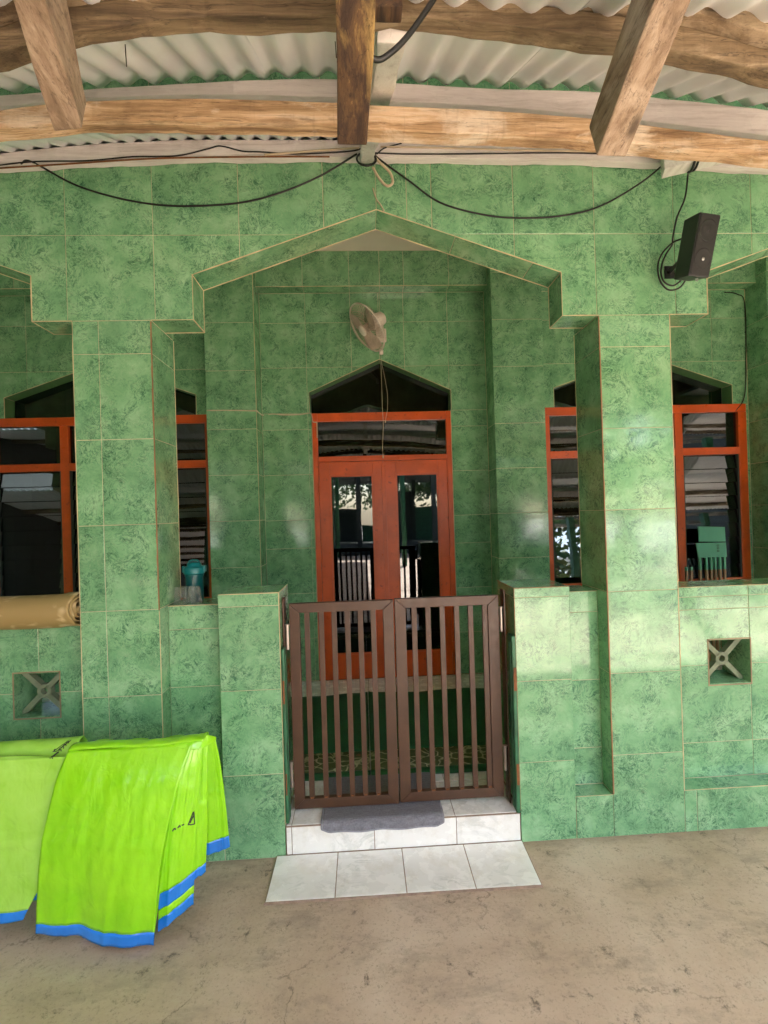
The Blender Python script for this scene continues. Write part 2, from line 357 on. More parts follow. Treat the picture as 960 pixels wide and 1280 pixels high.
def tag(o, label=None, cat=None, group=None, kind=None):
    if label: o['label'] = label
    if cat: o['category'] = cat
    if group: o['group'] = group
    if kind: o['kind'] = kind
    return o
def P_(o, root):      # parent keeping world place (root has translation only)
    o.parent = root; o.matrix_parent_inverse = Matrix.Translation(-Vector(root.location)); return o

# ------------------------------------------------------------------ tiles
def clip(poly, a, b, c):      # keep a*u+b*v<=c
    out = []
    for i in range(len(poly)):
        p, q = poly[i - 1], poly[i]; dp = a * p[0] + b * p[1] - c; dq = a * q[0] + b * q[1] - c
        if dp * dq < 0:
            t = dp / (dp - dq); out.append((p[0] + (q[0] - p[0]) * t, p[1] + (q[1] - p[1]) * t))
        if dq <= 0: out.append(q)
    return out
def clean(poly):
    o = []
    for p in poly:
        if not o or math.hypot(p[0] - o[-1][0], p[1] - o[-1][1]) > 1e-5: o.append(p)
    if len(o) > 1 and math.hypot(o[0][0] - o[-1][0], o[0][1] - o[-1][1]) < 1e-5: o.pop()
    ch = True
    while ch and len(o) >= 3:
        ch = False
        for i in range(len(o)):
            a, b_, c = o[i - 1], o[i], o[(i + 1) % len(o)]
            if abs((b_[0] - a[0]) * (c[1] - a[1]) - (b_[1] - a[1]) * (c[0] - a[0])) < 1e-7: o.pop(i); ch = True; break
    return o
def area(p): return .5 * sum(p[i - 1][0] * p[i][1] - p[i][0] * p[i - 1][1] for i in range(len(p)))
def inset(p, d):
    n = len(p); o = []
    for i in range(n):
        a, b_, c = p[i - 1], p[i], p[(i + 1) % n]
        e1 = (b_[0] - a[0], b_[1] - a[1]); e2 = (c[0] - b_[0], c[1] - b_[1]); l1 = math.hypot(*e1); l2 = math.hypot(*e2)
        n1 = (-e1[1] / l1, e1[0] / l1); n2 = (-e2[1] / l2, e2[0] / l2); k = 1 + n1[0] * n2[0] + n1[1] * n2[1]
        if k < .25: k = .25
        o.append((b_[0] + (n1[0] + n2[0]) / k * d, b_[1] + (n1[1] + n2[1]) / k * d))
    return o
def tiles(parent, O, uv, vv, regions, us, vs, mat=None, gap=.0016, name='tile', bow=.0006, h=.003):
    """one mesh object per tile on the plane O + u*uv + v*vv (normal uv x vv); core surface lies 3 mm behind the glaze"""
    mat = mat or M['tile']; O = Vector(O); uv = Vector(uv); vv = Vector(vv); nn = uv.cross(vv)
    root = Vector(parent.location) if parent else Vector()
    for reg in regions:
        u0 = min(p[0] for p in reg); u1 = max(p[0] for p in reg); v0 = min(p[1] for p in reg); v1 = max(p[1] for p in reg)
        U = [u0] + [x for x in us if u0 + .012 < x < u1 - .012] + [u1]; V = [v0] + [x for x in vs if v0 + .012 < x < v1 - .012] + [v1]
        for i in range(len(U) - 1):
            for j in range(len(V) - 1):
                q = clip(clip(clip(clip(list(reg), -1, 0, -U[i]), 1, 0, U[i + 1]), 0, -1, -V[j]), 0, 1, V[j + 1])
                q = clean(q)
                if len(q) < 3: continue
                A = area(q)
                if A < 0: q = q[::-1]
                if abs(A) < 3e-4: continue
                q1 = inset(q, gap); q2 = inset(q, gap + .0012)
                if area(q2) <= 0: continue
                cu = sum(p[0] for p in q) / len(q); cv = sum(p[1] for p in q) / len(q); n = len(q)
                ta = random.uniform(-1, 1) * bow * 2.2; tb = random.uniform(-1, 1) * bow * 2.2; t0 = random.uniform(-.0003, .0003)
                hh = lambda p: t0 + ta * (p[0] - cu) * 2 + tb * (p[1] - cv) * 2
                c0 = O + uv * cu + vv * cv
                loc = lambda p, k: uv * (p[0] - cu) + vv * (p[1] - cv) + nn * k
                vts = [loc(p, hh(p)) for p in q2] + [loc(p, hh(p) - .0009) for p in q1] + [loc(p, -h - .003) for p in q1]
                fs = [tuple(range(n))] + [(k + n, (k + 1) % n + n, (k + 1) % n, k) for k in range(n)] + [(k + 2 * n, (k + 1) % n + 2 * n, (k + 1) % n + n, k + n) for k in range(n)]
                me = bpy.data.meshes.new(name); me.from_pydata([tuple(x) for x in vts], [], fs); me.materials.append(mat)
                o = bpy.data.objects.new(name, me); C.objects.link(o); o.parent = parent; o.location = c0 - root
def rect(a, b, c, d): return [(a, c), (b, c), (b, d), (a, d)]
X_, Y_, Z_ = Vector((1, 0, 0)), Vector((0, 1, 0)), Vector((0, 0, 1))
def front(parent, y, regs, us, vs, **k): tiles(parent, (0, y, 0), X_, Z_, regs, us, vs, **k)          # faces -y
def facex(parent, x, sgn, y0, y1, z0, z1, vs, ys=(), **k):                                             # faces +-x
    if sgn > 0: tiles(parent, (x, 0, 0), Y_, Z_, [rect(y0, y1, z0, z1)], list(ys), vs, **k)
    else: tiles(parent, (x, 0, 0), -Y_, Z_, [rect(-y1, -y0, z0, z1)], [-t for t in ys], vs, **k)
def top(parent, z, x0, x1, y0, y1, us=(), ys=(), **k): tiles(parent, (0, 0, z), X_, Y_, [rect(x0, x1, y0, y1)], list(us), list(ys), **k)
def core(parent, g, name='core', mat=None): return g.build(name, mat or M['grout'], parent)
E = .003
FZ = [0.4 * k for k in range(0, 11)]
US = [-4.94, -4.54, -4.14, -3.74, -3.34, -2.94, -2.54, -2.14, -1.74, -1.34, -.94, -.54, -.14, .26, .38, .78, 1.18, 1.58, 1.98, 2.38, 2.78, 3.18, 3.58, 3.98, 4.38, 4.78]

# ================================================================== THE SETTING
g = G().add([(-60, -60, 0), (60, -60, 0), (60, 60, 0), (-60, 60, 0)], [(0, 1, 2, 3)])
tag(g.build('yard_ground', M['yard']), kind='structure')
g = G().box(-9, 9.3, -13, .1, -.1, .004)
tag(g.build('concrete_floor', M['concrete']), kind='structure')
ZF = .152
pf = G().box(-5.6, 5.8, .12, 2.2, .0041, ZF - E).box(-.402, .722, .004, .12, .0041, ZF - E)
pfo = tag(pf.build('porch_floor', M['wgrout']), kind='structure')
wx = [-.376 + .391 * k for k in range(-12, 15)]
tiles(pfo, (0, 0, ZF), X_, Y_, [rect(-.402, .722, .004, .30)], wx, [.30], mat=M['wtile'], gap=.0015)
tiles(pfo, (0, 0, ZF), X_, Y_, [rect(-1.6, 1.9, .302, 1.978)], wx, [.30 + .4 * k for k in range(6)], mat=M['wtile'], gap=.0015)
tiles(pfo, (0, 0, ZF), X_, Y_, [rect(-5.6, -1.602, .302, 1.978), rect(1.902, 5.8, .302, 1.978)], [-4.4, -3.6, -2.8, -2.2, 2.6, 3.2, 4.0, 4.8], [.9, 1.5], mat=M['wtile'], gap=.0015)
g = G().box(-5.6, 5.8, .158, 1.99, 3.894, 3.98); tag(g.build('porch_ceiling', M['plaster']), kind='structure')

# entrance step riser and its brown nosing, ramp of white tiles
st = thing('entrance_step', 'white tiled entrance step below the brown gate with brown grout nosing', 'step', (.16, 0, 0))
o = P_(G().box(-.402, .722, .0, .0035, .006, ZF - .004).build('riser_core', M['wgrout']), st)
tiles(st, (0, -.002, 0), X_, Z_, [rect(-.402, .722, .016, ZF - .006)], [-.376, .015, .41], [], mat=M['wtile'], gap=.0018, h=.0012)
rp = thing('floor_tile_strip', 'strip of four white marbled tiles laid on the concrete before the step', 'tiles', (.135, -.14, 0))
P_(G().add([(-.455, -.275, .0045), (.725, -.28, .0045), (.73, -.004, .0045), (-.452, -.004, .0045), (-.452, -.272, .012), (.722, -.277, .012), (.727, -.004, .016), (-.449, -.004, .016)],
   [(0, 3, 2, 1), (4, 5, 6, 7), (0, 1, 5, 4), (1, 2, 6, 5), (2, 3, 7, 6), (3, 0, 4, 7)]).build('mortar_bed', M['wgrout']), rp)
tiles(rp, (0, 0, .0185), X_, Vector((0, .99988, .0155)), [[(-.451, -.270), (.721, -.275), (.726, -.006), (-.448, -.006)]], [-.16, .143, .439], [], mat=M['wtile'], gap=.0022, h=.001)

# ================================================================== ARCADE (front plane y = 0)
COLS = [(-3.70, -3.34), (-1.32, -.96), (1.187, 1.545), (3.72, 4.08)]
def arch_profile(xl, xr, cl=.196, cr=.18):        # underside between two columns, left to right
    c = (xl + xr) / 2
    return [(xl, 2.556), (xl + cl, 2.556), (xl + cl, 2.768), (c, 3.075), (xr - cr, 2.768), (xr - cr, 2.556), (xr, 2.556)]
aw = thing('arcade_wall', 'green marble tiled wall above the columns with pointed stepped arches', 'wall', (.12, 0, 2.55))
ZT = 4.05
prof = []; bays = []
edges = [(-5.60, None)] + COLS + [(5.8, None)]
bounds = [(COLS[i][1], COLS[i + 1][0]) for i in range(3)]
low = [(-5.6, 2.9), (-4.6, 3.0), (-3.896, 2.768), (-3.896, 2.556), (-3.70, 2.556)]
outline = list(low)
for i, (xl, xr) in enumerate(bounds):
    outline += arch_profile(xl, xr)
    bays.append(arch_profile(xl, xr))
outline += [(4.08, 2.556), (4.276, 2.556), (4.276, 2.768), (5.0, 3.02), (5.8, 2.9)]
out2 = []
for p in outline:
    if not out2 or out2[-1] != p: out2.append(p)
corep = [(x, z + E) for x, z in out2] + [(5.8, ZT), (-5.6, ZT)]
# the core keeps 3 mm behind every tiled face (corbel cheeks shifted sideways by E as well)
cp = []
for k, (x, z) in enumerate(corep):
    cp.append((x, z))
for bay in bays:
    for k, (x, z) in enumerate(bay):
        s_ = -E if k in (1, 2) else (E if k in (4, 5) else 0)
        for j, (a, b_) in enumerate(cp):
            if abs(a - x) < 1e-6 and abs(b_ - z - E) < 1e-6 and s_: cp[j] = (a + s_, b_)
g = G().prism(cp, E, .16 - E)
P_(g.build('core', M['grout']), aw)
# front tiles, split at column and arch centres so each region is simple
cuts = [-5.6]
for i, (xl, xr) in enumerate(bounds):
    if i == 0: cuts.append(COLS[0][1])
    cuts += [(xl + xr) / 2, xr]
    cuts.append(COLS[i + 1][1])
def outline_between(a, b_):
    pts = []
    P = out2
    for k in range(len(P) - 1):
        p, q = P[k], P[k + 1]
        if abs(p[0] - q[0]) < 1e-9:
            if a - 1e-9 <= p[0] <= b_ + 1e-9 and pts: pts += [p, q]
            continue
        lo, hi = max(p[0], a), min(q[0], b_)
        if hi - lo > 1e-9:
            f_ = lambda x: p[1] + (q[1] - p[1]) * (x - p[0]) / (q[0] - p[0])
            pts += [(lo, f_(lo)), (hi, f_(hi))]
    r = []
    for p in pts:
        if not r or math.hypot(p[0] - r[-1][0], p[1] - r[-1][1]) > 1e-6: r.append(p)
    return r
regs = []
bc = sorted(set([-5.6, -2.15 - .0, .1135, 2.6325, 5.8] + [.1135]))
bc = [-5.6, (COLS[0][1] + COLS[1][0]) / 2, (COLS[1][1] + COLS[2][0]) / 2, (COLS[2][1] + COLS[3][0]) / 2, 5.8]
for a, b_ in zip(bc[:-1], bc[1:]):
    ol = outline_between(a, b_)
    regs.append(ol + [(b_, 3.98), (a, 3.98)])
front(aw, 0, regs, US, [2.956, 3.353, 3.753])
# soffit and cheek tiles of each arch
for bay in bays:
    for k in range(6):
        p, q = Vector((bay[k][0], 0, bay[k][1])), Vector((bay[k + 1][0], 0, bay[k + 1][1])); d = q - p; L = d.length
        tiles(aw, p, d.normalized(), -Y_, [rect(0, L, -.159, -.001)], [L - .4, L - .8] if k < 3 and L > .5 else ([.4, .8] if L > .5 else []), [])

def column(i, x0, x1, vj, label, jz=0.):
    t = thing('column', label, 'column', ((x0 + x1) / 2, .135, 0), 'square green tiled columns of the arcade')
    P_(G().box(x0 + E, x1 - E, E, .27 - E, .0045, 2.56).box(x0 + E, x1 - E, .163, .27, 2.5601, 3.90).build('core', M['grout']), t)
    zs = [.4 - jz, .8 - jz, 1.2 - jz, 1.6 - jz, 2.0 - jz, 2.4 - jz]
    front(t, 0, [rect(x0, x1, .005, 2.556)], vj, zs)
    facex(t, x0, -1, .0, .27, .21, 2.556, [z + .0 for z in zs]); facex(t, x1, 1, .0, .27, .21, 2.556, zs)
    facex(t, x0, -1, .16, .27, 2.558, 3.89, [3.2]); facex(t, x1, 1, .16, .27, 2.558, 3.89, [3.2])
    return t
column(0, *COLS[0], [], 'green tiled square column outside the photo on the far left')
column(1, *COLS[1], [-1.203], 'left green tiled square column, rising behind the lime tarpaulins beside the rolled mat')
column(2, *COLS[2], [], 'right green tiled square column, below the black loudspeaker')
column(3, *COLS[3], [], 'green tiled square column outside the photo on the far right')
M['browngrout'] = simple('brown_repair_grout', (.30, .155, .075), .85, var=.3, scale=9)
for nm_, xa, z0, z1 in (('left', COLS[1][1], 1.195, 2.55), ('right', COLS[2][0], .212, 2.55)):
    gg = G(); n_ = 26
    for k_ in range(n_):
        za, zb = z0 + (z1 - z0) * k_ / n_, z0 + (z1 - z0) * (k_ + 1) / n_ - .0003; w_ = .0035 + .0022 * random.random()
        gg.box(xa - (w_ if nm_ == 'left' else .0008), xa + (.0008 if nm_ == 'left' else w_), -.0009, .004, za, zb)
    par = [o_ for o_ in C.objects if o_.name.startswith('column') and abs(o_.location.x - (sum(COLS[1]) / 2 if nm_ == 'left' else sum(COLS[2]) / 2)) < .01][0]
    tag(P_(gg.build('brown_grout_line', M['browngrout']), par), kind='stuff')
def beads(parent, lines, r=.0027, name='grout_line', mat='bead'):
    gg = G()
    for ln in lines:
        P = [Vector(p) for p in ln]; Q = [P[0]]
        for a, b_ in zip(P[:-1], P[1:]):
            n_ = max(1, int((b_ - a).length / .08))
            for k in range(1, n_ + 1): Q.append(a.lerp(b_, k / n_))
        gg.tube(Q, [r * random.uniform(.55, 1.25) for _ in Q], 5)
    return tag(P_(gg.build(name, M[mat], parent), parent), kind='stuff')
for bay in bays:
    beads(aw, [[(x, -.0004, z) for x, z in bay], [(x, .1604, z) for x, z in bay], [(bay[2][0], -.0, bay[2][1]), (bay[2][0], .16, bay[2][1])], [(bay[4][0], 0, bay[4][1]), (bay[4][0], .16, bay[4][1])], [(bay[1][0], 0, bay[1][1]), (bay[1][0], .16, bay[1][1])], [(bay[5][0], 0, bay[5][1]), (bay[5][0], .16, bay[5][1])]])
for cn, (xa, xb, z0) in {1: (COLS[1][0], COLS[1][1], .21), 2: (COLS[2][0], COLS[2][1], .21)}.items():
    par = [o_ for o_ in C.objects if o_.name.startswith('column') and abs(o_.location.x - (xa + xb) / 2) < .01][0]
    beads(par, [[(xa if cn == 1 else xb, 0, z0), (xa if cn == 1 else xb, 0, 2.555)], [(xb if cn == 1 else xa, .27, 1.2), (xb if cn == 1 else xa, .27, 2.555)]] + ([[(xb, 0, .21), (xb, 0, 1.19)]] if cn == 1 else []), .0022)
def knee(x0, x1, z1, label, vj, ft):
    t = thing('gate_pillar', label, 'pillar', ((x0 + x1) / 2, .14, 0), 'low green tiled gate pillars')
    P_(G().box(x0 + E, x1 - E, E, .286 - E, .0045, z1 - E).build('core', M['grout']), t)
    front(t, 0, [rect(x0, x1, .005, z1)], vj, ft)
    facex(t, x0, -1, 0, .286, .16, z1, ft); facex(t, x1, 1, 0, .286, .155, z1, ft); top(t, z1, x0, x1, 0, .286)
    tiles(t, (0, .286, 0), -X_, Z_, [rect(-x1, -x0, ZF + .004, z1)], [], ft)
    xi = x1 if x1 < 0 else x0
    beads(t, [[(xi, 0, .16), (xi, 0, z1)], [(x0, 0, z1), (x1, 0, z1)], [(xi, 0, z1), (xi, .286, z1)]], .0022, mat='browngrout' if x0 > 0 else 'bead')
    return t
knee(-.69, -.405, 1.257, 'low green tiled pillar on the left side of the brown gate', [], [.4, .80, 1.197])
knee(.725, 1.0, 1.235, 'low green tiled pillar on the right side of the brown gate', [], [.388, .782, 1.188])

def low_wall(x0, x1, zt, rows, label, us, hole=None, plinth_us=(), jx=None):
    t = thing('parapet_wall', label, 'wall', ((x0 + x1) / 2, .2, 0), 'low tiled parapet walls between the columns')
    yb = .30
    if hole is None:
        g = G().box(x0, x1, .1 + E, yb - E, .0045, zt - E)
        regs = [rect(x0, x1, .21, zt)]
    else:
        a, b_, c, d = hole
        g = G().box(x0, a - E, .1 + E, yb - E, .0045, zt - E).box(b_ + E, x1, .1 + E, yb - E, .0045, zt - E).box(a - E, b_ + E, .1 + E, yb - E, .0045, c).box(a - E, b_ + E, .1 + E, yb - E, d, zt - E)
        j = jx or b_
        regs = [[(x0, .21), (j, .21), (j, c), (a, c), (a, d), (j, d), (j, zt), (x0, zt)], rect(b_, x1, .21, zt) if j == b_ else [(j, .21), (x1, .21), (x1, zt), (j, zt), (j, d), (b_, d), (b_, c), (j, c)]]
        # tiled reveals
        facex(t, a, 1, .1, yb, c, d, []); facex(t, b_, -1, .1, yb, c, d, [])
        top(t, c + .004, a, b_, .1, yb)
        tiles(t, (0, 0, d - .004), X_, -Y_, [rect(a, b_, -yb, -.1)], [], [])
        fr = G(); e = .006
        fr.box(a - e, a, .0975, .1, c - e, d + e).box(b_, b_ + e, .0975, .1, c - e, d + e).box(a, b_, .0975, .1, c - e, c).box(a, b_, .0975, .1, d, d + e)
        P_(fr.build('vent_rim', M['browngrout0']), t)
        cx, cz = (a + b_) / 2, (c + d) / 2
        vb = G(); y0, y1 = .152, .186
        N = 24; ro, ri = .034, .017
        ring = [(cx + r_ * cos(2 * pi * k / N), cz + r_ * sin(2 * pi * k / N)) for r_ in (ro, ri) for k in range(N)]
        vs = [(x, y0, z) for x, z in ring] + [(x, y1, z) for x, z in ring]
        fs = []
        for k in range(N):
            k2 = (k + 1) % N; fs += [(k, k2, N + k2, N + k), (2 * N + k, 3 * N + k, 3 * N + k2, 2 * N + k2), (k, 2 * N + k, 2 * N + k2, k2), (N + k, N + k2, 3 * N + k2, 3 * N + k)]
        vb.add(vs, fs)
        for (ex, ez) in ((a, c), (b_, c), (a, d), (b_, d)):
            dx, dz = ex - cx, ez - cz; l_ = math.hypot(dx, dz); dx /= l_; dz /= l_; px, pz = -dz * .0125, dx * .0125; s0 = (cx + dx * ro * .85, cz + dz * ro * .85); e0 = (ex, ez)
            q = [(s0[0] + px, s0[1] + pz), (s0[0] - px, s0[1] - pz), (e0[0] - px, e0[1] - pz), (e0[0] + px, e0[1] + pz)]
            vb.add([(x, y0, z) for x, z in q] + [(x, y1, z) for x, z in q], [(0, 1, 2, 3), (7, 6, 5, 4), (0, 4, 5, 1), (1, 5, 6, 2), (2, 6, 7, 3), (3, 7, 4, 0)])
        v_ = P_(vb.build('vent_block', M['ventdark']), t)
    g.box(x0, x1, E, .1 + E + .001, .0045, .21 - E)
    beads(t, [[(x0, .1, zt), (x1, .1, zt)], [(x0, 0, .21), (x1, 0, .21)]], .0020)
    P_(g.build('core', M['grout']), t)
    front(t, .1, regs, us, rows); top(t, zt, x0, x1, .1, yb, us)
    front(t, 0, [rect(x0, x1, .005, .21)], plinth_us, []); top(t, .21, x0, x1, 0, .1, us)
    tiles(t, (0, yb, 0), -X_, Z_, [rect(-x1, -x0, ZF + .004, zt)] if hole is None else [rect(-x1, -hole[1], ZF + .004, zt), rect(-hole[0], -x0, ZF + .004, zt), rect(-hole[1], -hole[0], ZF + .004, hole[2]), rect(-hole[1], -hole[0], hole[3], zt)], [-u for u in us], [.6, 1.0])
    return t
low_wall(-3.34, -1.32, 1.118, [.40, .80], 'left parapet wall under the rolled mat, with one square vent', [-2.78, -2.38, -1.98], (-1.698, -1.485, .682, .898), [-2.0, -1.6], jx=-1.58)
low_wall(-.96, -.69, 1.195, [.40, .796, 1.078], 'short parapet between left column and gate pillar, holding the bottle and cups', [], None)
low_wall(1.0, 1.187, 1.190, [.394, .739, 1.085], 'narrow parapet recess between the right gate pillar and right column', [])
low_wall(1.545, 3.72, 1.190, [.389, .786, 1.073, 1.139], 'right parapet wall under the louvred window, with one square vent', [2.385, 2.785, 3.185], (1.763, 1.985, .684, .914), [1.608, 2.008])

# ================================================================== REAR WALL, PILASTERS (planes y = 1.98 and 1.75)
W = 1.98; PY = 1.74
PIL = [(-3.75, -3.33), (-1.26, -.85), (1.155, 1.594), (3.60, 4.02)]
rw = thing('rear_wall', 'dark green tiled back wall of the porch around the orange door and windows', 'wall', (.2, W, ZF))
WUS = [-3.65 + .4 * k for k in range(9)] + [-.85 + .0, -.451, -.05, .214, .423, .818, 1.2, 1.6, 2.0, 2.4, 2.87, 3.27, 3.67, 4.07]
WVS = [.53, .93, 1.33, 1.58, 1.98, 2.38, 2.525, 2.928, 3.325]
WCORE = G()
def wall_bay(x0, x1, fl, fr_, zb, al, ar, cx, apex):
    """x0..x1 bay, fl..fr_ frame opening to zb below, al..ar arch opening above the top bar"""
    zt = 3.587; zf = 2.53; zs = 2.708
    Lr = [(x0, ZF + .004), (fl, ZF + .004), (fl, zf), (al, zf), (al, zs), (cx, apex), (cx, zt), (x0, zt)] if zb < .3 else [(x0, zb), (fl, zb), (fl, zf), (al, zf), (al, zs), (cx, apex), (cx, zt), (x0, zt)]
    Rr = [(x1, Lr[0][1]), (x1, zt), (cx, zt), (cx, apex), (ar, zs), (ar, zf), (fr_, zf), (fr_, Lr[0][1])]
    front(rw, W, [Lr, Rr], WUS, WVS)
    if zb > .3: front(rw, W, [rect(x0, x1, ZF + .004, zb)], WUS, WVS)
    # core pieces: left of opening, right of opening, spandrels
    y0, y1 = W + E, W + .30
    WCORE.box(x0 - .3, fl - E, y0, y1, ZF, zf + E); WCORE.box(fr_ + E, x1 + .3, y0, y1, ZF, zf + E)
    if zb > .3: WCORE.box(fl - E, fr_ + E, y0, y1, ZF, zb - E)
    WCORE.prism([(x0 - .3, zf + E), (al - E, zf + E), (al - E, zs + E), (cx, apex + E), (cx, 4.0), (x0 - .3, 4.0)], y0, y1)
    WCORE.prism([(ar + E, zf + E), (x1 + .3, zf + E), (x1 + .3, 4.0), (cx, 4.0), (cx, apex + E), (ar + E, zs + E)], y0, y1)
    beads(rw, [[(al, W, zf), (al, W, zs), (cx, W, apex), (ar, W, zs), (ar, W, zf)], [(fl, W, zb + .02), (fl, W, zf)], [(fr_, W, zb + .02), (fr_, W, zf)]], .0032)
    # reveal tiles round the arch
    facex(rw, al, 1, W, W + .13, zf, zs, [], mat=M['greenpaint']); facex(rw, ar, -1, W, W + .13, zf, zs, [], mat=M['greenpaint'])
    for p, q in (((al, zs), (cx, apex)), ((cx, apex), (ar, zs))):
        p3, q3 = Vector((p[0], W, p[1])), Vector((q[0], W, q[1])); d = q3 - p3
        tiles(rw, p3, d.normalized(), -Y_, [rect(0, d.length, -.13, -.001)], [.4], [], mat=M['greenpaint'])
wall_bay(PIL[1][1], PIL[2][0], -.418, .826, .15, -.435, .832, .2, 2.993)
wall_bay(PIL[0][1], PIL[1][0], -3.20, -1.27, .915, -3.045, -1.42, -2.225, 2.993)
wall_bay(PIL[2][1], PIL[3][0], 1.645, 3.575, .915, 1.773, 3.45, 2.61, 2.993)
WCORE.box(-5.6, -3.63, W + E, W + .3, ZF, 4.0).box(3.88 + .02, 5.8, W + E, W + .3, ZF, 4.0)
P_(WCORE.build('core', M['grout']), rw)
front(rw, W, [rect(-5.6, -3.75, ZF + .004, 3.89), rect(4.02, 5.8, ZF + .004, 3.89)], WUS + [-5.0, -4.5, 4.5, 5.0], WVS)
# lintel beam under the ceiling
for i in range(3):
    a, b_ = PIL[i][1], PIL[i + 1][0]
    t = thing('lintel_beam', ['green tiled lintel beam under the porch ceiling above the left windows', 'green tiled lintel beam under the porch ceiling above the oscillating fan', 'green tiled lintel beam under the porch ceiling above the right windows'][i], 'beam', ((a + b_) / 2, 1.85, 3.587))
    P_(G().box(a, b_, 1.85 + E, W + E - .0005, 3.587 + E, 3.894).build('core', M['grout']), t)
    beads(t, [[(a, 1.85, 3.587), (b_, 1.85, 3.587)]], .003)
    front(t, 1.85, [rect(a, b_, 3.587, 3.892)], WUS, []); tiles(t, (0, 1.85, 3.587), X_, -Y_, [rect(a, b_, -.129, 0)], WUS, [])
for i, (x0, x1) in enumerate(PIL):
    t = thing('pilaster', ['dark green tiled pilaster beyond the left windows', 'green tiled pilaster left of the orange door, crossed by a thin wire', 'green tiled pilaster right of the orange door with cyan sky reflections', 'dark green pilaster beyond the right window at the photo edge'][i], 'pilaster', ((x0 + x1) / 2, PY, ZF), 'square pilasters on the rear wall')
    P_(G().box(x0 + E, x1 - E, PY + E, W + E - .0005, ZF, 3.894).build('core', M['grout']), t)
    beads(t, [[(x1, PY, ZF + .01), (x1, PY, 3.88)]] if i < 2 else [[(x0, W - .001, ZF + .01), (x0, W - .001, 3.88)]], .0026)
    zs = [.44, .82, 1.204, 1.59, 1.972, 2.352, 2.84, 3.24, 3.64] if i != 2 else [.44, .82, 1.204, 1.587, 1.97, 2.353, 2.838, 3.24, 3.64]
    front(t, PY, [rect(x0, x1, ZF + .004, 3.892)], [], zs); facex(t, x0, -1, PY, W, ZF + .004, 3.892, zs); facex(t, x1, 1, PY, W, ZF + .004, 3.892, zs)
# dark rooms behind the glass
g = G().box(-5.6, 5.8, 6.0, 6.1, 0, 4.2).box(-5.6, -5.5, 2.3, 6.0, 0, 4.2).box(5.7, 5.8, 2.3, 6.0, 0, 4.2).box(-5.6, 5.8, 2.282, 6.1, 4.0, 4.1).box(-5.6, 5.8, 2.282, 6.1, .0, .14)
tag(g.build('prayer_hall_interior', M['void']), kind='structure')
for x in (-5.6, 5.72):      # porch end walls
    g = G().box(x, x + .08, .16, 2.0, 0, 3.9); tag(g.build('porch_end_wall', M['greenpaint']), kind='structure')

# ================================================================== DOOR
dr = thing('double_door', 'orange double door with tall dark glass panels and a glazed transom', 'door', (.204, W, ZF))
FX0, FX1 = -.414, .822; fy0, fy1 = W - .008, W + .06
g = G(); g.box(FX0, FX0 + .045, fy0, fy1, ZF + .002, 2.52).box(FX1 - .045, FX1, fy0, fy1, ZF + .002, 2.52)
P_(g.build('frame', M['orange'], bevel=.003), dr)
P_(G().box(FX0 + .046, FX1 - .046, fy0 + .001, fy1, 2.445, 2.519).build('top_bar', M['orange'], bevel=.003), dr)
P_(G().box(FX0 + .046, FX1 - .046, fy0 + .001, fy1, 2.088, 2.134).build('transom_bar', M['orange'], bevel=.003), dr)
P_(G().box(FX0 + .045, FX1 - .045, W + .022, W + .028, 2.134, 2.446).build('transom_pane', M['glass']), dr)
P_(G().prism([(-.43, 2.52), (.83, 2.52), (.83, 2.72), (.2, 3.0), (-.43, 2.72)], W + .13, W + .137).build('arch_pane', M['glass']), dr)
def leaf(x0, x1, gx0, gx1, z0, z1, gz0, gz1):
    y0, y1 = W - .014, W + .022
    lf = G().box(x0, gx0, y0, y1, z0, z1).box(gx1, x1, y0, y1, z0, z1).box(gx0, gx1, y0 + .0005, y1, z0 + .0005, gz0).box(gx0, gx1, y0 + .0005, y1, gz1, z1 - .0005)
    o = P_(lf.build('door_leaf', M['orange'], bevel=.0025), dr)
    bd = G().box(gx0, gx0 + .012, y0 + .008, y0 + .02, gz0, gz1).box(gx1 - .012, gx1, y0 + .008, y0 + .02, gz0, gz1).box(gx0 + .012, gx1 - .012, y0 + .008, y0 + .02, gz0, gz0 + .012).box(gx0 + .012, gx1 - .012, y0 + .008, y0 + .02, gz1 - .012, gz1)
    bd.build('glazing_bead', M['orange'], o).matrix_parent_inverse = Matrix()
    G().box(gx0, gx1, y0 + .013, y0 + .017, gz0, gz1).build('glass_pane', M['glass'], o)
    for zz in (z0 + .25, z1 - .25):
        xx = x0 - .004 if x0 < 0 else x1 + .004
        G().tube([(xx, y0 - .003, zz - .045), (xx, y0 - .003, zz + .045)], .007, 8).build('hinge', M['orange'], o)
    return o
leaf(FX0 + .048, .2005, -.272, .108, ZF + .008, 2.084, .378, 1.963)
lf2 = leaf(.2035, FX1 - .048, .314, .690, ZF + .008, 2.084, .378, 1.963)
P_(G().box(.186, .222, W - .022, W - .0145, ZF + .02, 2.07).build('astragal', M['orange'], bevel=.003), dr)
g = G().box(.115, .185, W - .0165, W - .0145, 1.60, 1.635).box(.235, .30, W - .0165, W - .0145, 1.60, 1.635)
P_(g.build('lock_plate', M['orange']), dr)

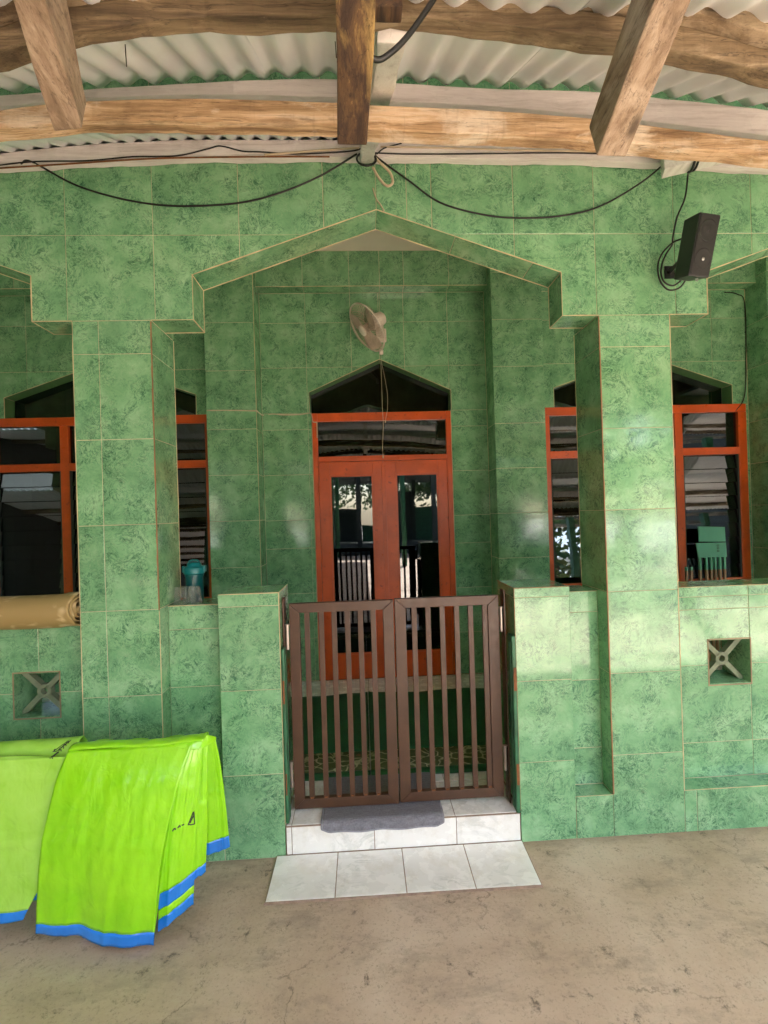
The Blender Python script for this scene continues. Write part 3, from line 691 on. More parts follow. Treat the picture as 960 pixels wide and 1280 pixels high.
# ================================================================== WINDOWS
def window(cx, label, lz=.93):
    t = thing('window', label, 'window', (cx, W, lz))
    x0, x1 = cx - .962, cx + .962; y0, y1 = W - .008, W + .06; m = .315
    for a, b_ in ((x0, x0 + .075), (x1 - .078, x1), (cx - m - .036, cx - m + .036), (cx + m - .036, cx + m + .036)):
        P_(G().box(a, b_, y0, y1, lz, 2.455).build('stile', M['orange'], bevel=.003), t)
    P_(G().box(x0, x1, y0 + .0007, y1, 2.456, 2.53).build('top_bar', M['orange'], bevel=.003), t)
    P_(G().box(x0, x1, y0 + .001, y1 - .001, lz - .04, lz).build('sill_bar', M['orange'], bevel=.003), t)
    lights = [(x0 + .075, cx - m - .036), (cx - m + .036, cx + m - .036), (cx + m + .036, x1 - .078)]
    for a, b_ in lights:
        P_(G().box(a, b_, y0 + .001, y1 - .001, 2.066, 2.132).build('transom_bar', M['orange'], bevel=.003), t)
        P_(G().box(a, b_, W + .022, W + .027, 2.132, 2.456).build('transom_pane', M['glass']), t)
        # louvre channels and glass blades
        for s_ in (a, b_ - .012): P_(G().box(s_, s_ + .012, W + .0, W + .05, lz, 2.066).build('louvre_channel', M['void']), t)
        n = 9; hgt = (2.066 - lz) / n
        for k in range(n):
            z = lz + hgt * k; th = .004
            P_(G().add([(a + .012, W + .012, z - .002), (b_ - .012, W + .012, z - .002), (b_ - .012, W + .030, z + hgt + .006), (a + .012, W + .030, z + hgt + .006),
                        (a + .012, W + .012 + th, z - .002), (b_ - .012, W + .012 + th, z - .002), (b_ - .012, W + .030 + th, z + hgt + .006), (a + .012, W + .030 + th, z + hgt + .006)],
                       [(0, 1, 2, 3), (7, 6, 5, 4), (0, 4, 5, 1), (1, 5, 6, 2), (2, 6, 7, 3), (3, 7, 4, 0)]).build('louvre_blade', M['glass']), t)
    P_(G().prism([(cx - .84, 2.53), (cx + .84, 2.53), (cx + .84, 2.72), (cx, 3.0), (cx - .84, 2.72)], W + .13, W + .137).build('arch_pane', M['glass']), t)
    return t
window(-2.235, 'orange framed louvred window on the left, above the rolled tan mat')
window(2.61, 'orange framed louvred window on the right of the door behind the right column')

# ================================================================== GATE
gt = thing('double_gate', 'brown painted steel double gate with vertical bars between the gate pillars', 'gate', (.14, .1, .176))
def gate_leaf(x0, x1, bars, wl, wr, z0, z1):
    y0, y1 = .085, .115; f_ = .047
    a = G()      # mitred frame: four trapezoid pieces
    def piece(q): a.add([(x, y0, z) for x, z in q] + [(x, y1, z) for x, z in q], [(0, 1, 2, 3), (7, 6, 5, 4), (0, 4, 5, 1), (1, 5, 6, 2), (2, 6, 7, 3), (3, 7, 4, 0)])
    e = .0006
    piece([(x0, z0 + e), (x0 + wl, z0 + f_ + e), (x0 + wl, z1 - f_ - e), (x0, z1 - e)]); piece([(x1, z1 - e), (x1 - wr, z1 - f_ - e), (x1 - wr, z0 + f_ + e), (x1, z0 + e)])
    piece([(x0 + e, z0), (x1 - e, z0), (x1 - wr - e, z0 + f_), (x0 + wl + e, z0 + f_)]); piece([(x0 + wl + e, z1 - f_), (x1 - wr - e, z1 - f_), (x1 - e, z1), (x0 + e, z1)])
    fr = P_(a.build('gate_leaf', M['browngate'], bevel=.0022), gt)
    for xb in bars:
        j = random.uniform(-.0012, .0012)
        G().box(xb - .013 + j, xb + .013 + j, .092, .108, z0 + f_ + .0005, z1 - f_ - .0005).build('bar', M['browngate'], fr, bevel=.002)
    wd = G()
    for xb in bars: wd.box(xb - .007, xb + .009, .087, .0915, z0 + f_ + .0005, z0 + f_ + .006)
    tag(wd.build('weld_beads', M['rust'], fr), kind='stuff')
    return fr
l1 = gate_leaf(-.372, .1425, [-.286, -.216, -.152, -.086, -.022, .042], .050, .052, .176, 1.186)
l2 = gate_leaf(.1495, .672, [.245 + .0715 * k for k in range(6)], .054, .055, .180, 1.190)
for fr, hx, zs in ((l1, -.383, (1.02, .345)), (l2, .683, (1.065, .37))):
    for z in zs:
        G().tube([(hx, .088, z - .058), (hx, .088, z + .058)], .0085, 12).tube([(hx, .088, z + .059), (hx, .088, z + .066)], .011, 12).build('hinge', M['hinge'], fr, smooth=False)
        G().box(hx - .02 if hx < 0 else hx + .002, hx - .002 if hx < 0 else hx + .02, .0955, .101, z - .05, z + .05).build('hinge_plate', M['browngate'], fr)
for x0, x1 in ((-.402, -.394), (.694, .702)):
    P_(G().box(x0, x1, .07, .13, ZF + .002, 1.215).build('hinge_post', M['browngate'], bevel=.0015), gt)
for nm, x0, x1, y0, y1, z1, lab in (('green_board', .703, .7235, -.012, .062, 1.005, 'worn green painted wooden board standing against the right gate pillar inside face'),
                                    ('green_board', -.4035, -.388, .012, .064, .985, 'worn green painted wooden board standing against the left gate pillar inside face')):
    a = thing(nm, lab, 'board', ((x0 + x1) / 2, (y0 + y1) / 2, ZF))
    P_(G().box(x0, x1, y0, y1, ZF + .001, z1).build('board_panel', M['oldgreen'], bevel=.006), a)
    P_(G().box(x0 + .004, x1 - .003, y0 - .005, y0 - .0005, z1 - .26, z1 - .15).build('rusty_strap', M['rust']), a)
    P_(G().box(x0 + .005, x1 - .004, y0 - .005, y0 - .0005, ZF + .14, ZF + .24).build('rusty_strap', M['rust']), a)
    P_(G().box(x0 - .004 if x0 > 0 else x1 + .0005, x0 - .0005 if x0 > 0 else x1 + .004, y0 + .02, y1 - .02, ZF + .02, z1 - .03).build('edge_batten', M['oldgreen'], bevel=.001), a)

# grey doormat hanging over the step nosing
rows = []
prof_m = [(.43, ZF + .010), (.36, ZF + .011), (.25, ZF + .010), (.12, ZF + .011), (.05, ZF + .012), (.018, ZF + .013), (.0, ZF + .010), (-.010, ZF - .002), (-.012, ZF - .018), (-.0125, ZF - .033)]
pr_ = catmull([(0, a, b_) for a, b_ in prof_m], 4)
N = 40
for q in pr_:
    r = []
    for k in range(N + 1):
        u = k / N; x = -.232 + .578 * u
        edge = min(u, 1 - u) * .578
        z = q.z; y = q.y
        if q.z < ZF + .002:
            f_ = (ZF + .002 - q.z) / .035
            cr_ = max(0, 1 - edge / .035)
            z = q.z + cr_ * .018 * f_ + .003 * sin(x * 30) * f_
        r.append((x, y, z + .0008 * sin(x * 40 + y * 25)))
    rows.append(r)
dm = G().grid(rows).build('doormat', M['mat'], smooth=True, solid=.009)
tag(dm, 'grey blue terry doormat folded over the edge of the white step', 'doormat')
ed = [rows[i][0] for i in range(len(rows))] + rows[-1][1:-1] + [rows[i][-1] for i in range(len(rows) - 1, -1, -1)]
G().tube(ed, .006, 6).build('binding', M['matedge'], dm, smooth=True)

# prayer carpets inside the porch
for x0, x1, lab in ((-1.5, .004, 'left dark green prayer carpet with a scroll patterned border'), (.010, 1.5, 'right dark green prayer carpet with a scroll patterned border')):
    t = thing('prayer_carpet', lab, 'carpet', ((x0 + x1) / 2, 1.0, ZF), 'dark green prayer carpets on the porch floor')
    rows = [[(x0 + (x1 - x0) * k / 40, .655 + .95 * j / 20, ZF + .008 + .0015 * sin(k * .9 + j) + (.010 * math.exp(-((x0 + (x1 - x0) * k / 40 - .007) / .012) ** 2)) + (.006 * sin(k * .35 + 1) if j == 20 else 0)) for k in range(41)] for j in range(21)]
    P_(G().grid(rows).build('carpet_field', M['carpet'], smooth=True, solid=.006), t)
    rows = [[(x0 + (x1 - x0) * k / 40, y, ZF + .0085 + .0012 * sin(k * .9)) for k in range(41)] for y in (.435, .49, .56, .6545)]
    P_(G().grid(rows).build('carpet_border', M['cborder'], smooth=True, solid=.006), t)
    rows = [[(x0 + (x1 - x0) * k / 40, y, z + .0012 * sin(k * .9)) for k in range(41)] for y, z in ((.368, ZF + .005), (.376, ZF + .016), (.405, ZF + .018), (.4345, ZF + .009))]
    P_(G().grid(rows).build('carpet_hem', M['carpet'], smooth=True, solid=.006), t)

# ================================================================== THINGS ON THE PARAPET
def flask():
    t = thing('water_flask', 'teal plastic water flask with carry lugs standing on the parapet by the left column', 'flask', (-.868, .215, 1.1955))
    bx, by, bz = -.868, .215, 1.1955
    T = Matrix.Translation((bx, by, bz))
    P_(G().lathe([(.040, 0), (.043, .004), (.043, .125), (.046, .135), (.046, .142)], 28, T).build('body', M['tealdark'], smooth=True), t)
    P_(G().lathe([(.050, .1425), (.052, .147), (.052, .172), (.047, .178), (.036, .182), (.034, .196), (.030, .200)], 28, T).build('cap', M['teal'], smooth=True), t)
    P_(G().tube(catmull([(bx - .03, by, bz + .185), (bx - .022, by, bz + .206), (bx, by, bz + .212), (bx + .022, by, bz + .206), (bx + .03, by, bz + .185)], 6), .0045, 8).build('carry_loop', M['teal'], smooth=True), t)
    for s_ in (-1, 1): P_(G().box(bx + s_ * .052 - .006, bx + s_ * .052 + .006, by - .014, by + .014, bz + .150, bz + .182).build('lug', M['teal'], bevel=.003), t)
    P_(G().box(bx + .004, bx + .012, by - .0475, by - .0425, bz + .03, bz + .13).build('level_strip', M['clear']), t)
flask()
c0 = None
for k, (x, y, lab) in enumerate([(-.912, .142, 'clear plastic cup turned upside down nearest the left column'), (-.848, .150, 'clear plastic cup turned upside down in front of the teal flask'), (-.880, .185, 'clear plastic cup turned upside down behind the other two cups')]):
    if c0 is None:
        c0 = G().lathe([(.036, 0), (.0365, .003), (.034, .006), (.027, .078), (.024, .084), (.001, .084)], 26, None, cap=False).build('plastic_cup', M['clear'], smooth=True, solid=.0012); o = c0
    else: o = c0.copy(); C.objects.link(o)
    o.location = (x, y, 1.1956); o.rotation_euler = (0, 0, k); tag(o, lab, 'cup', 'clear plastic cups on the parapet')

# rolled mat: spiral section swept along x
t = thing('rolled_mat', 'tan floral rolled plastic mat lying on the left parapet under the window', 'mat', (-2.0, .13, 1.12))
sp = []
TN = 3.6; NS = 110; spy, spz = .035, 1.214
for k in range(NS):
    a = k / (NS - 1) * TN * 2 * pi; r = .018 + .070 * (a / (TN * 2 * pi)) ** .9
    sp.append((spy - .0 + r * cos(a + 2.6) * .98, spz + r * sin(a + 2.6) * (1.0 - .06)))
rows = []
for i in range(60):
    x = -3.1 + 1.772 * i / 59; dz = .0; wob = .006 * sin(x * 5) 
    sc_ = 1 + .03 * sin(x * 3.3)
    slant = .035 * max(0, (i - 52) / 7)
    rows.append([(x + (.02 * (p[0] - spy) / .09 if i == 59 else 0) + .004 * sin(j * .8) * (i > 57), spy + (p[0] - spy) * sc_ + slant * .0, spz + (p[1] - spz) * sc_ + wob + .006 * (i > 56)) for j, p in enumerate(sp)])
P_(G().grid(rows).build('mat_sheet', M['roll'], smooth=True, solid=.004), t)

# ================================================================== TARPAULINS
def lerp(a, b_, t_): return a + (b_ - a) * t_
def noise1(x, y, s): return sin(x * 6.3 + s) * .55 + sin(x * 13.1 + y * 3.2 + s * 2.1) * .25 + sin(x * 25 + y * 6 + s * .7) * .06 + sin(y * 12.7 + x * 5 + s * 3.) * .25
def tarp_panel(root, L, Rr, hem, seed, amp=.010, mat='lime', flare=1.0, name='sheet', nu=56, nv=60, bulge=.0, crease=.0035):
    """hanging layer of vinyl between a left and a right edge polyline (top to bottom); last `hem` metres are the blue band(s)"""
    def resamp(P, n=80):
        P = catmull(P, 12); D = [0.]
        for a, b_ in zip(P[:-1], P[1:]): D.append(D[-1] + (b_ - a).length)
        out = []; i = 0
        for k in range(n + 1):
            d = D[-1] * k / n
            while i < len(P) - 2 and D[i + 1] < d: i += 1
            out.append(P[i].lerp(P[i + 1], min(1, (d - D[i]) / max(1e-9, D[i + 1] - D[i]))))
        return out
    L = resamp(L); Rr = resamp(Rr)
    def at(P, t_):
        f_ = t_ * (len(P) - 1); i = min(int(f_), len(P) - 2); return P[i].lerp(P[i + 1], f_ - i)
    Hh = (L[0] - L[-1]).length
    rows = []; ts = []
    for j in range(nv + 1):
        t_ = j / nv; a, b_ = at(L, t_), at(Rr, t_); r = []
        for i in range(nu + 1):
            s_ = i / nu; p = a.lerp(b_, s_)
            n_ = noise1(s_ * 1.6 * flare, t_ * .35, seed) * amp * (.15 + t_ * 1.0) + bulge * sin(pi * s_) * sin(pi * min(1, t_ * 1.1))
            n_ += .0035 * sin(s_ * 60 + t_ * 8 + seed) * math.exp(-((t_ - .5) / .3) ** 2) * sin(t_ * 21 + seed) * .5
            for cs in (.28, .62, .86): n_ += crease * max(0, 1 - abs(s_ - cs - .04 * sin(seed + t_ * 3)) / .035) * (.3 + .7 * t_)
            n_ += crease * .8 * max(0, 1 - abs(t_ - .46 - .05 * s_) / .03)
            p = p + Vector((0, -n_, 0)); p.z += (.008 * sin(s_ * 6 + seed) + .002 * sin(s_ * 17 + seed)) * max(0, t_ - .85) / .15 * .6
            p.z = max(p.z, .008); r.append(tuple(p))
        rows.append(r)
    seg = lambda a, b_: rows[a:b_ + 1]
    kinds = ['g'] * (nv)
    for (h0, h1) in hem:
        for j in range(nv):
            d = (1 - (j + .5) / nv) * Hh
            if h0 <= d <= h1: kinds[j] = 'b'
    j = 0; main = None; pend = []
    while j < nv:
        k = j
        while k < nv and kinds[k] == kinds[j]: k += 1
        gg = G().grid(seg(j, k)); pend.append((kinds[j], gg)); j = k
    gm = G()
    for kd, gg in pend:
        if kd == 'g': gm.add(gg.v, gg.f)
    main = P_(gm.build(name, M[mat], smooth=True, solid=.0022), root)
    for kd, gg in pend:
        if kd == 'b': gg.build('blue_hem', M['blueband'], main, smooth=True, solid=.0035)
    return main
t2 = thing('tarpaulin', 'folded lime green tarpaulin with blue hem and small black triangle mark, nearest the step', 'tarpaulin', (-.95, -.33, 0), 'lime green tarpaulins hung before the wall')
YF = -.36
# front layer, from the fold at the rail down to the floor
tarp_panel(t2, [(-1.190, -.335, .712), (-1.222, -.37, .60), (-1.262, -.40, .36), (-1.285, -.395, .085), (-1.29, -.39, .048)], [(-.705, -.335, .718), (-.742, -.385, .60), (-.80, -.43, .33), (-.83, -.45, .05), (-.832, -.452, .012)], [(0, .050)], 1.3, amp=.012, bulge=.010)
tarp_panel(t2, [(-1.10, -.315, .700), (-1.12, -.345, .55), (-1.14, -.36, .30), (-1.13, -.372, .02), (-1.13, -.372, .009)], [(-.72, -.315, .700), (-.76, -.36, .55), (-.80, -.40, .30), (-.84, -.415, .02), (-.84, -.415, .009)], [(0, .050)], 2.9, amp=.008)
# second layer on the right with two blue stripes
tarp_panel(t2, [(-.735, -.325, .722), (-.775, -.365, .58), (-.815, -.395, .33), (-.835, -.405, .06), (-.835, -.405, .03)], [(-.668, -.315, .728), (-.682, -.33, .55), (-.70, -.345, .33), (-.715, -.35, .115), (-.716, -.35, .085)], [(0, .048), (.078, .135)], 4.4, amp=.010, flare=.7, nu=30)
# third narrow layer
tarp_panel(t2, [(-.690, -.305, .730), (-.705, -.32, .55), (-.715, -.33, .35), (-.720, -.335, .22), (-.722, -.335, .165)], [(-.655, -.30, .735), (-.658, -.31, .55), (-.664, -.315, .36), (-.672, -.315, .25), (-.676, -.315, .19)], [(0, .04)], 5.7, amp=.006, nu=16, flare=.5)
# back flap on the far right
tarp_panel(t2, [(-.692, -.285, .726), (-.698, -.275, .60), (-.703, -.265, .44), (-.707, -.255, .25), (-.708, -.255, .208)], [(-.638, -.262, .706), (-.624, -.248, .60), (-.612, -.236, .44), (-.603, -.226, .26), (-.601, -.225, .222)], [(0, .05)], 7.1, amp=.006, flare=.6, nu=24)
# top fold over the rail
rows = []
for i in range(50):
    s_ = i / 49; x = -1.19 + .53 * s_; zt = .716 + .010 * s_ + .004 * sin(s_ * 8)
    wv = .003 * sin(s_ * 23)
    rows.append([(x, -.334 - .002, zt - .004), (x, -.332, zt + .003), (x, -.322, zt + .007 + wv), (x, -.300, zt + .008 + wv), (x, -.278, zt + .004 - wv), (x, -.268, zt - .012), (x + .002, -.262, zt - .06), (x, -.255, zt - .20), (x - .03, -.24, zt - .36)])
P_(G().grid(rows).build('top_fold', M['lime'], smooth=True, solid=.003), t2)
# peaked corner of the fold
crn = [(-.72, -.335, .722), (-.655, -.31, .748), (-.60, -.285, .715)]
rows = [[(-0.789, -.338, .712), (-0.734, -.345, .700), (-0.689, -.335, .690), (-0.664, -.32, .69), (-0.634, -.275, .695)], [(-0.774, -.332, .722), (-0.734, -.335, .730), (-0.689, -.316, .738), (-0.666, -.305, .728), (-0.631, -.268, .706)], [(-0.764, -.29, .724), (-0.724, -.29, .733), (-0.684, -.29, .745), (-0.659, -.28, .733), (-0.632, -.260, .71)], [(-0.764, -.262, .70), (-0.724, -.262, .705), (-0.684, -.262, .71), (-0.659, -.26, .70), (-0.634, -.255, .68)]]
cr2 = G().grid(rows); o = cr2.build('corner_fold', M['lime'], smooth=True, solid=.003); P_(o, t2); md = o.modifiers.new('s', 'SUBSURF'); md.levels = 2; md.render_levels = 2
# printed mark: triangle with strokes, and a few small letters worn away
def bar2(gg, a, b_, w_, y0a, y0b):
    dx, dz = b_[0] - a[0], b_[1] - a[1]; l_ = math.hypot(dx, dz); nx, nz = -dz / l_ * w_, dx / l_ * w_
    q = [(a[0] + nx, y0a, a[1] + nz), (a[0] - nx, y0a, a[1] - nz), (b_[0] - nx, y0b, b_[1] - nz), (b_[0] + nx, y0b, b_[1] + nz)]
    gg.add(q + [(x, y + .002, z) for x, y, z in q], [(0, 1, 2, 3), (7, 6, 5, 4), (0, 4, 5, 1), (1, 5, 6, 2), (2, 6, 7, 3), (3, 7, 4, 0)])
MARK = G()
tx, tz, ty = -.706, .405, -.372
t3 = thing('tarpaulin', 'folded pale lime green tarpaulin at the left photo edge with a crumpled top fold', 'tarpaulin', (-1.7, -.33, 0), 'lime green tarpaulins hung before the wall')
tarp_panel(t3, [(-2.02, -.33, .700), (-2.05, -.37, .55), (-2.08, -.40, .3), (-2.10, -.42, .06), (-2.10, -.42, .03)], [(-1.188, -.33, .69), (-1.198, -.34, .627), (-1.212, -.348, .52), (-1.222, -.355, .41), (-1.234, -.36, .318), (-1.262, -.365, .255), (-1.30, -.37, .188), (-1.335, -.378, .118), (-1.345, -.38, .095)], [(0, .05)], 9.2, amp=.014, mat='lime2', bulge=.02, nu=70)
tarp_panel(t3, [(-1.9, -.31, .690), (-1.92, -.34, .5), (-1.93, -.36, .25), (-1.93, -.37, .09), (-1.93, -.37, .05)], [(-1.19, -.305, .67), (-1.20, -.315, .55), (-1.215, -.33, .37), (-1.235, -.34, .28), (-1.29, -.35, .15)], [(0, .04)], 3.2, amp=.006, mat='lime2')
rows = []
for i in range(60):
    s_ = i / 59; x = -2.02 + .835 * s_; zt = .685 - .012 * s_ + .006 * sin(s_ * 11)
    b_ = 1 + .25 * sin(s_ * 7)
    rows.append([(x, -.330, zt + .002), (x, -.322, zt + .016), (x, -.300, zt + .008), (x, -.295, zt - .002), (x, -.285, zt + .026 * b_), (x, -.262, zt + .050 * b_), (x, -.235, zt + .052 * b_), (x, -.21, zt + .03), (x, -.20, zt - .10), (x, -.19, .02)])
P_(G().grid(rows).build('top_fold', M['lime2'], smooth=True, solid=.003), t3)

# ================================================================== WALL FANS
def make_fan(name, label, loc, axis, base):
    ax = Vector(axis).normalized(); loc = Vector(loc)
    t = thing(name, label, 'fan', loc, 'oscillating wall fans')
    zq = ax.to_track_quat('Z', 'Y').to_matrix().to_4x4(); T = Matrix.Translation(loc) @ zq
    R = .205
    gg = G()      # grille wires, front dome and back basket
    NW = 54
    for k in range(NW):
        a = 2 * pi * k / NW; ca, sa = cos(a), sin(a)
        pf_ = [(.045, .052), (.11, .048), (.17, .032), (R - .004, .004)]; pb = [(R - .004, -.004), (.175, -.045), (.11, -.062), (.05, -.066)]
        gg.tube([T @ Vector((r * ca, r * sa, h)) for r, h in pf_], .0011, 3); gg.tube([T @ Vector((r * ca, r * sa, h)) for r, h in pb], .0011, 3)
    for r, h in ((.11, .048), (.16, .036), (.11, -.062)):
        gg.tube([T @ Vector((r * cos(2 * pi * k / 40), r * sin(2 * pi * k / 40), h)) for k in range(40)], .0014, 4, closed=True)
    P_(gg.build('wire_grille', M['fanwire']), t)
    P_(G().tube([T @ Vector((R * cos(2 * pi * k / 64), R * sin(2 * pi * k / 64), 0)) for k in range(64)], .0065, 8, closed=True).build('rim', M['fancream'], smooth=True), t)
    P_(G().lathe([(.001, .060), (.03, .058), (.046, .052), (.046, .046), (.001, .045)], 24, T).build('badge', M['fancream'], smooth=True), t)
    for k in range(3):
        bl = []
        for i in range(9):
            r = .03 + .155 * i / 8; row = []
            for j in range(7):
                u = j / 6; wd_ = .42 + .62 * sin(pi * min(1, i / 8 * .8 + .1)); a = 2 * pi * k / 3 + (u - .5) * wd_ * 1.25 + .3 * i / 8
                row.append(T @ Vector((r * cos(a), r * sin(a), .018 - .035 * u + .004)))
            bl.append(row)
        P_(G().grid(bl).build('blade', M['fanblade'], smooth=True, solid=.002), t)
    P_(G().lathe([(.028, .03), (.034, .02), (.034, -.02), (.028, -.03)], 20, T).build('hub', M['fanblade'], smooth=True), t)
    P_(G().lathe([(.05, -.066), (.058, -.08), (.060, -.13), (.052, -.17), (.035, -.185), (.012, -.19)], 26, T).build('motor_housing', M['fancream'], smooth=True), t)
    mo = T @ Vector((0, 0, -.13))
    P_(G().tube(catmull([mo, mo + Vector((.01, .05, .01)), Vector((mo.x + .03, (mo.y + W) / 2 + .03, mo.z)), Vector((mo.x + .035, W - .02, mo.z - .02))], 6), .024, 12).build('arm', M['fancream'], smooth=True), t)
    P_(G().box(mo.x - .01, mo.x + .08, W - .035, W - .004, mo.z - .075, mo.z + .045).build('wall_plate', M['fancream'], bevel=.012), t)
    kb = T @ Vector((.0, 0, -.01)); low_ = min((T @ Vector((R * cos(a), R * sin(a), 0)) for a in [i * .1 for i in range(63)]), key=lambda v: v.z)
    P_(G().lathe([(.001, -.03), (.016, -.026), (.018, -.008), (.016, .012), (.001, .016)], 16, Matrix.Translation(low_ + Vector((0, .0, -.012)))).build('rim_clip', M['fancream'], smooth=True), t)
    return t
make_fan('wall_fan', 'dusty cream oscillating wall fan above the orange door, turned to the left', (.088, 1.62, 3.135), (-.76, -.28, -.60), (.25, W, 3.2))
make_fan('wall_fan', 'second cream wall fan half hidden behind the left column, above the left window', (-2.02, 1.66, 3.19), (.35, -.62, -.70), (-2.12, W, 3.3))
o = G().tube(catmull([(.209, 1.93, 2.97), (.209, 1.90, 2.55), (.212, 1.90, 2.4), (.20, 1.90, 2.2), (.202, 1.90, 2.12)], 6), .0022, 5).tube([(.202, 1.90, 2.12), (.202, 1.90, 2.10)], .006, 8).build('pull_cord', M['whitecable'], smooth=True)
tag(o, 'longer thin pull cord hanging from the fan in front of the door glass', 'cord')
o = G().tube(catmull([(.212, 1.93, 2.97), (.252, 1.90, 2.70), (.255, 1.90, 2.55), (.232, 1.90, 2.43)], 6), .0018, 5).tube([(.232, 1.90, 2.43), (.231, 1.90, 2.41)], .005, 8).build('pull_cord', M['whitecable'], smooth=True)
tag(o, 'shorter curved pull cord hanging from the fan beside the longer one', 'cord')
for pts, lab in (([(-1.255, PY - .006, 2.511), (-1.05, PY - .006, 2.508), (-.862, PY - .006, 2.50), (-.845, PY - .003, 2.50), (-.842, W - .006, 2.512), (-.76, W - .006, 2.522), (-.66, W - .007, 2.512), (-.52, W - .007, 2.512), (-.445, W - .008, 2.522), (-.418, W - .014, 2.51), (-.409, W - .016, 2.45), (-.385, W - .016, 2.437), (-.372, W - .016, 2.43), (-.372, W - .016, 2.30)], 'thin cream wire running from the left pilaster to the orange door frame'),):
    o = G().tube(catmull(pts, 6), .005, 6).build('wall_wire', M['whitecable'], smooth=True); tag(o, lab, 'wire')
o = G().tube(catmull([(3.47, W - .01, 2.46), (3.56, W - .01, 2.60), (3.585, W - .01, 2.95), (3.59, W - .01, 3.45), (3.52, W - .012, 3.54), (3.40, W - .01, 3.56)], 6), .004, 6).build('wall_wire', M['blackcable'], smooth=True); tag(o, 'dark wire clipped in the corner beside the right window', 'wire')

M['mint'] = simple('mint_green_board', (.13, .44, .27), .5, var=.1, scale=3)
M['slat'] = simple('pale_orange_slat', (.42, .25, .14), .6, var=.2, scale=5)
t = thing('mint_reflection_rack', 'made-up rack of two mint green boards on slats, standing in for a reflection in the right window', 'rack', (3.1, 1.9, ZF))  # rack added to imitate a mint reflection in the louvre glass
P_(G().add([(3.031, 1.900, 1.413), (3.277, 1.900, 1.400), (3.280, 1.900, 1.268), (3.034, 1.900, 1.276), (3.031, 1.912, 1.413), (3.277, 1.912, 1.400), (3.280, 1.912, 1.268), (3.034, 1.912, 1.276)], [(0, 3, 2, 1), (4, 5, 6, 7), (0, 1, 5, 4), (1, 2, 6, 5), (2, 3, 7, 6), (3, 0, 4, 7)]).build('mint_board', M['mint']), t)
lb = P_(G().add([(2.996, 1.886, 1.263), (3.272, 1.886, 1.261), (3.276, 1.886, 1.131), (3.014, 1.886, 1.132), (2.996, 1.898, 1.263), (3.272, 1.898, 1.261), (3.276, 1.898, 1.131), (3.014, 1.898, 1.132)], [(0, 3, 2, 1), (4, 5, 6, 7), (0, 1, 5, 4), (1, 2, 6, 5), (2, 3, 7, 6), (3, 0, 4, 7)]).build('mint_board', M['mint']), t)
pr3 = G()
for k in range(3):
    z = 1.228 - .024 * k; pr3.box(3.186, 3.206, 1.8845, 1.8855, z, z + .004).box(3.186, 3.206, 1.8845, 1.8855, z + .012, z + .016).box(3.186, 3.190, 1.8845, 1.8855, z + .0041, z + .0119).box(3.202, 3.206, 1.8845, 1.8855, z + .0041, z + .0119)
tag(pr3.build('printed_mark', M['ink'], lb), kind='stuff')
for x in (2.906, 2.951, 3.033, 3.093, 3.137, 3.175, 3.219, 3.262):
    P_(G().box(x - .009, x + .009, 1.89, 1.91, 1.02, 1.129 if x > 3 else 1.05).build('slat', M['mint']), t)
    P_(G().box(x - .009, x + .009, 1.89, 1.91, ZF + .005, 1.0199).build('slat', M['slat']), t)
# ================================================================== LOUDSPEAKER
t = thing('loudspeaker', 'black two-cone loudspeaker tilted on the wall above the right column', 'loudspeaker', (1.56, -.17, 2.81))
rt = Vector((.985, .17, -.02)).normalized(); upv = Vector((.225, -.22, .95)); upv = (upv - rt * upv.dot(rt)).normalized(); fw = rt.cross(upv) * -1     # fw points towards the wall
nf = -fw if fw.y > 0 else fw       # outward normal (towards the yard)
Cc = Vector((1.558, -.235, 2.765)); Wd, Hd, Dd = .055, .128, .10
TB = Matrix((rt, upv, nf)).transposed().to_4x4(); TB.translation = Cc
def tbox(gg, x0, x1, y0, y1, z0, z1, zt_=None):
    k = len(gg.v); gg.box(x0, x1, y0, y1, z0, z1)
    gg.v[k:] = [tuple(TB @ Vector(v)) for v in gg.v[k:]]; return gg
cab = G()
q = [(-Wd, -Hd, 0), (Wd, -Hd, 0), (Wd, Hd, 0), (-Wd, Hd, 0), (-Wd * .78, -Hd * .98, -Dd), (Wd * .78, -Hd * .98, -Dd), (Wd * .78, Hd * .98, -Dd), (-Wd * .78, Hd * .98, -Dd)]
cab.add([TB @ Vector(v) for v in q], [(0, 1, 2, 3), (7, 6, 5, 4), (0, 4, 5, 1), (1, 5, 6, 2), (2, 6, 7, 3), (3, 7, 4, 0)])
P_(cab.build('cabinet', M['black'], bevel=.005), t)
P_(tbox(G(), -Wd + .005, Wd - .005, -Hd + .006, Hd - .006, .0005, .004).build('front_cloth', M['speaker'], bevel=.0015), t)
for yy, nm in ((.060, 'upper'), (-.056, 'lower')):
    T = TB @ Matrix.Translation((0, yy, .0045))
    c = P_(G().lathe([(.045, 0), (.045, .0008), (.041, .0014), (.037, .0005), (.016, .0003), (.012, .0012), (.005, .002), (.001, .0022)], 30, T).build('speaker_cone', M['speaker'], smooth=True), t)
    T2 = TB @ Matrix.Translation((0, yy, .0066)); r_ = .003 if yy > 0 else .008
    G().lathe([(r_, 0), (r_ * .8, .002), (.0005, .003)], 14, T2).build('dust_cap', M['cone'] if yy > 0 else M['screw'], c, smooth=True)
for sx in (-1, 1):
    for sy in (-1, 1):
        T = TB @ Matrix.Translation((sx * (Wd - .011), sy * (Hd - .012), .0045)); P_(G().lathe([(.0035, 0), (.003, .0015), (.0005, .002)], 10, T).build('screw', M['black']), t)
bk = TB @ Vector((-.01, -.03, -Dd))
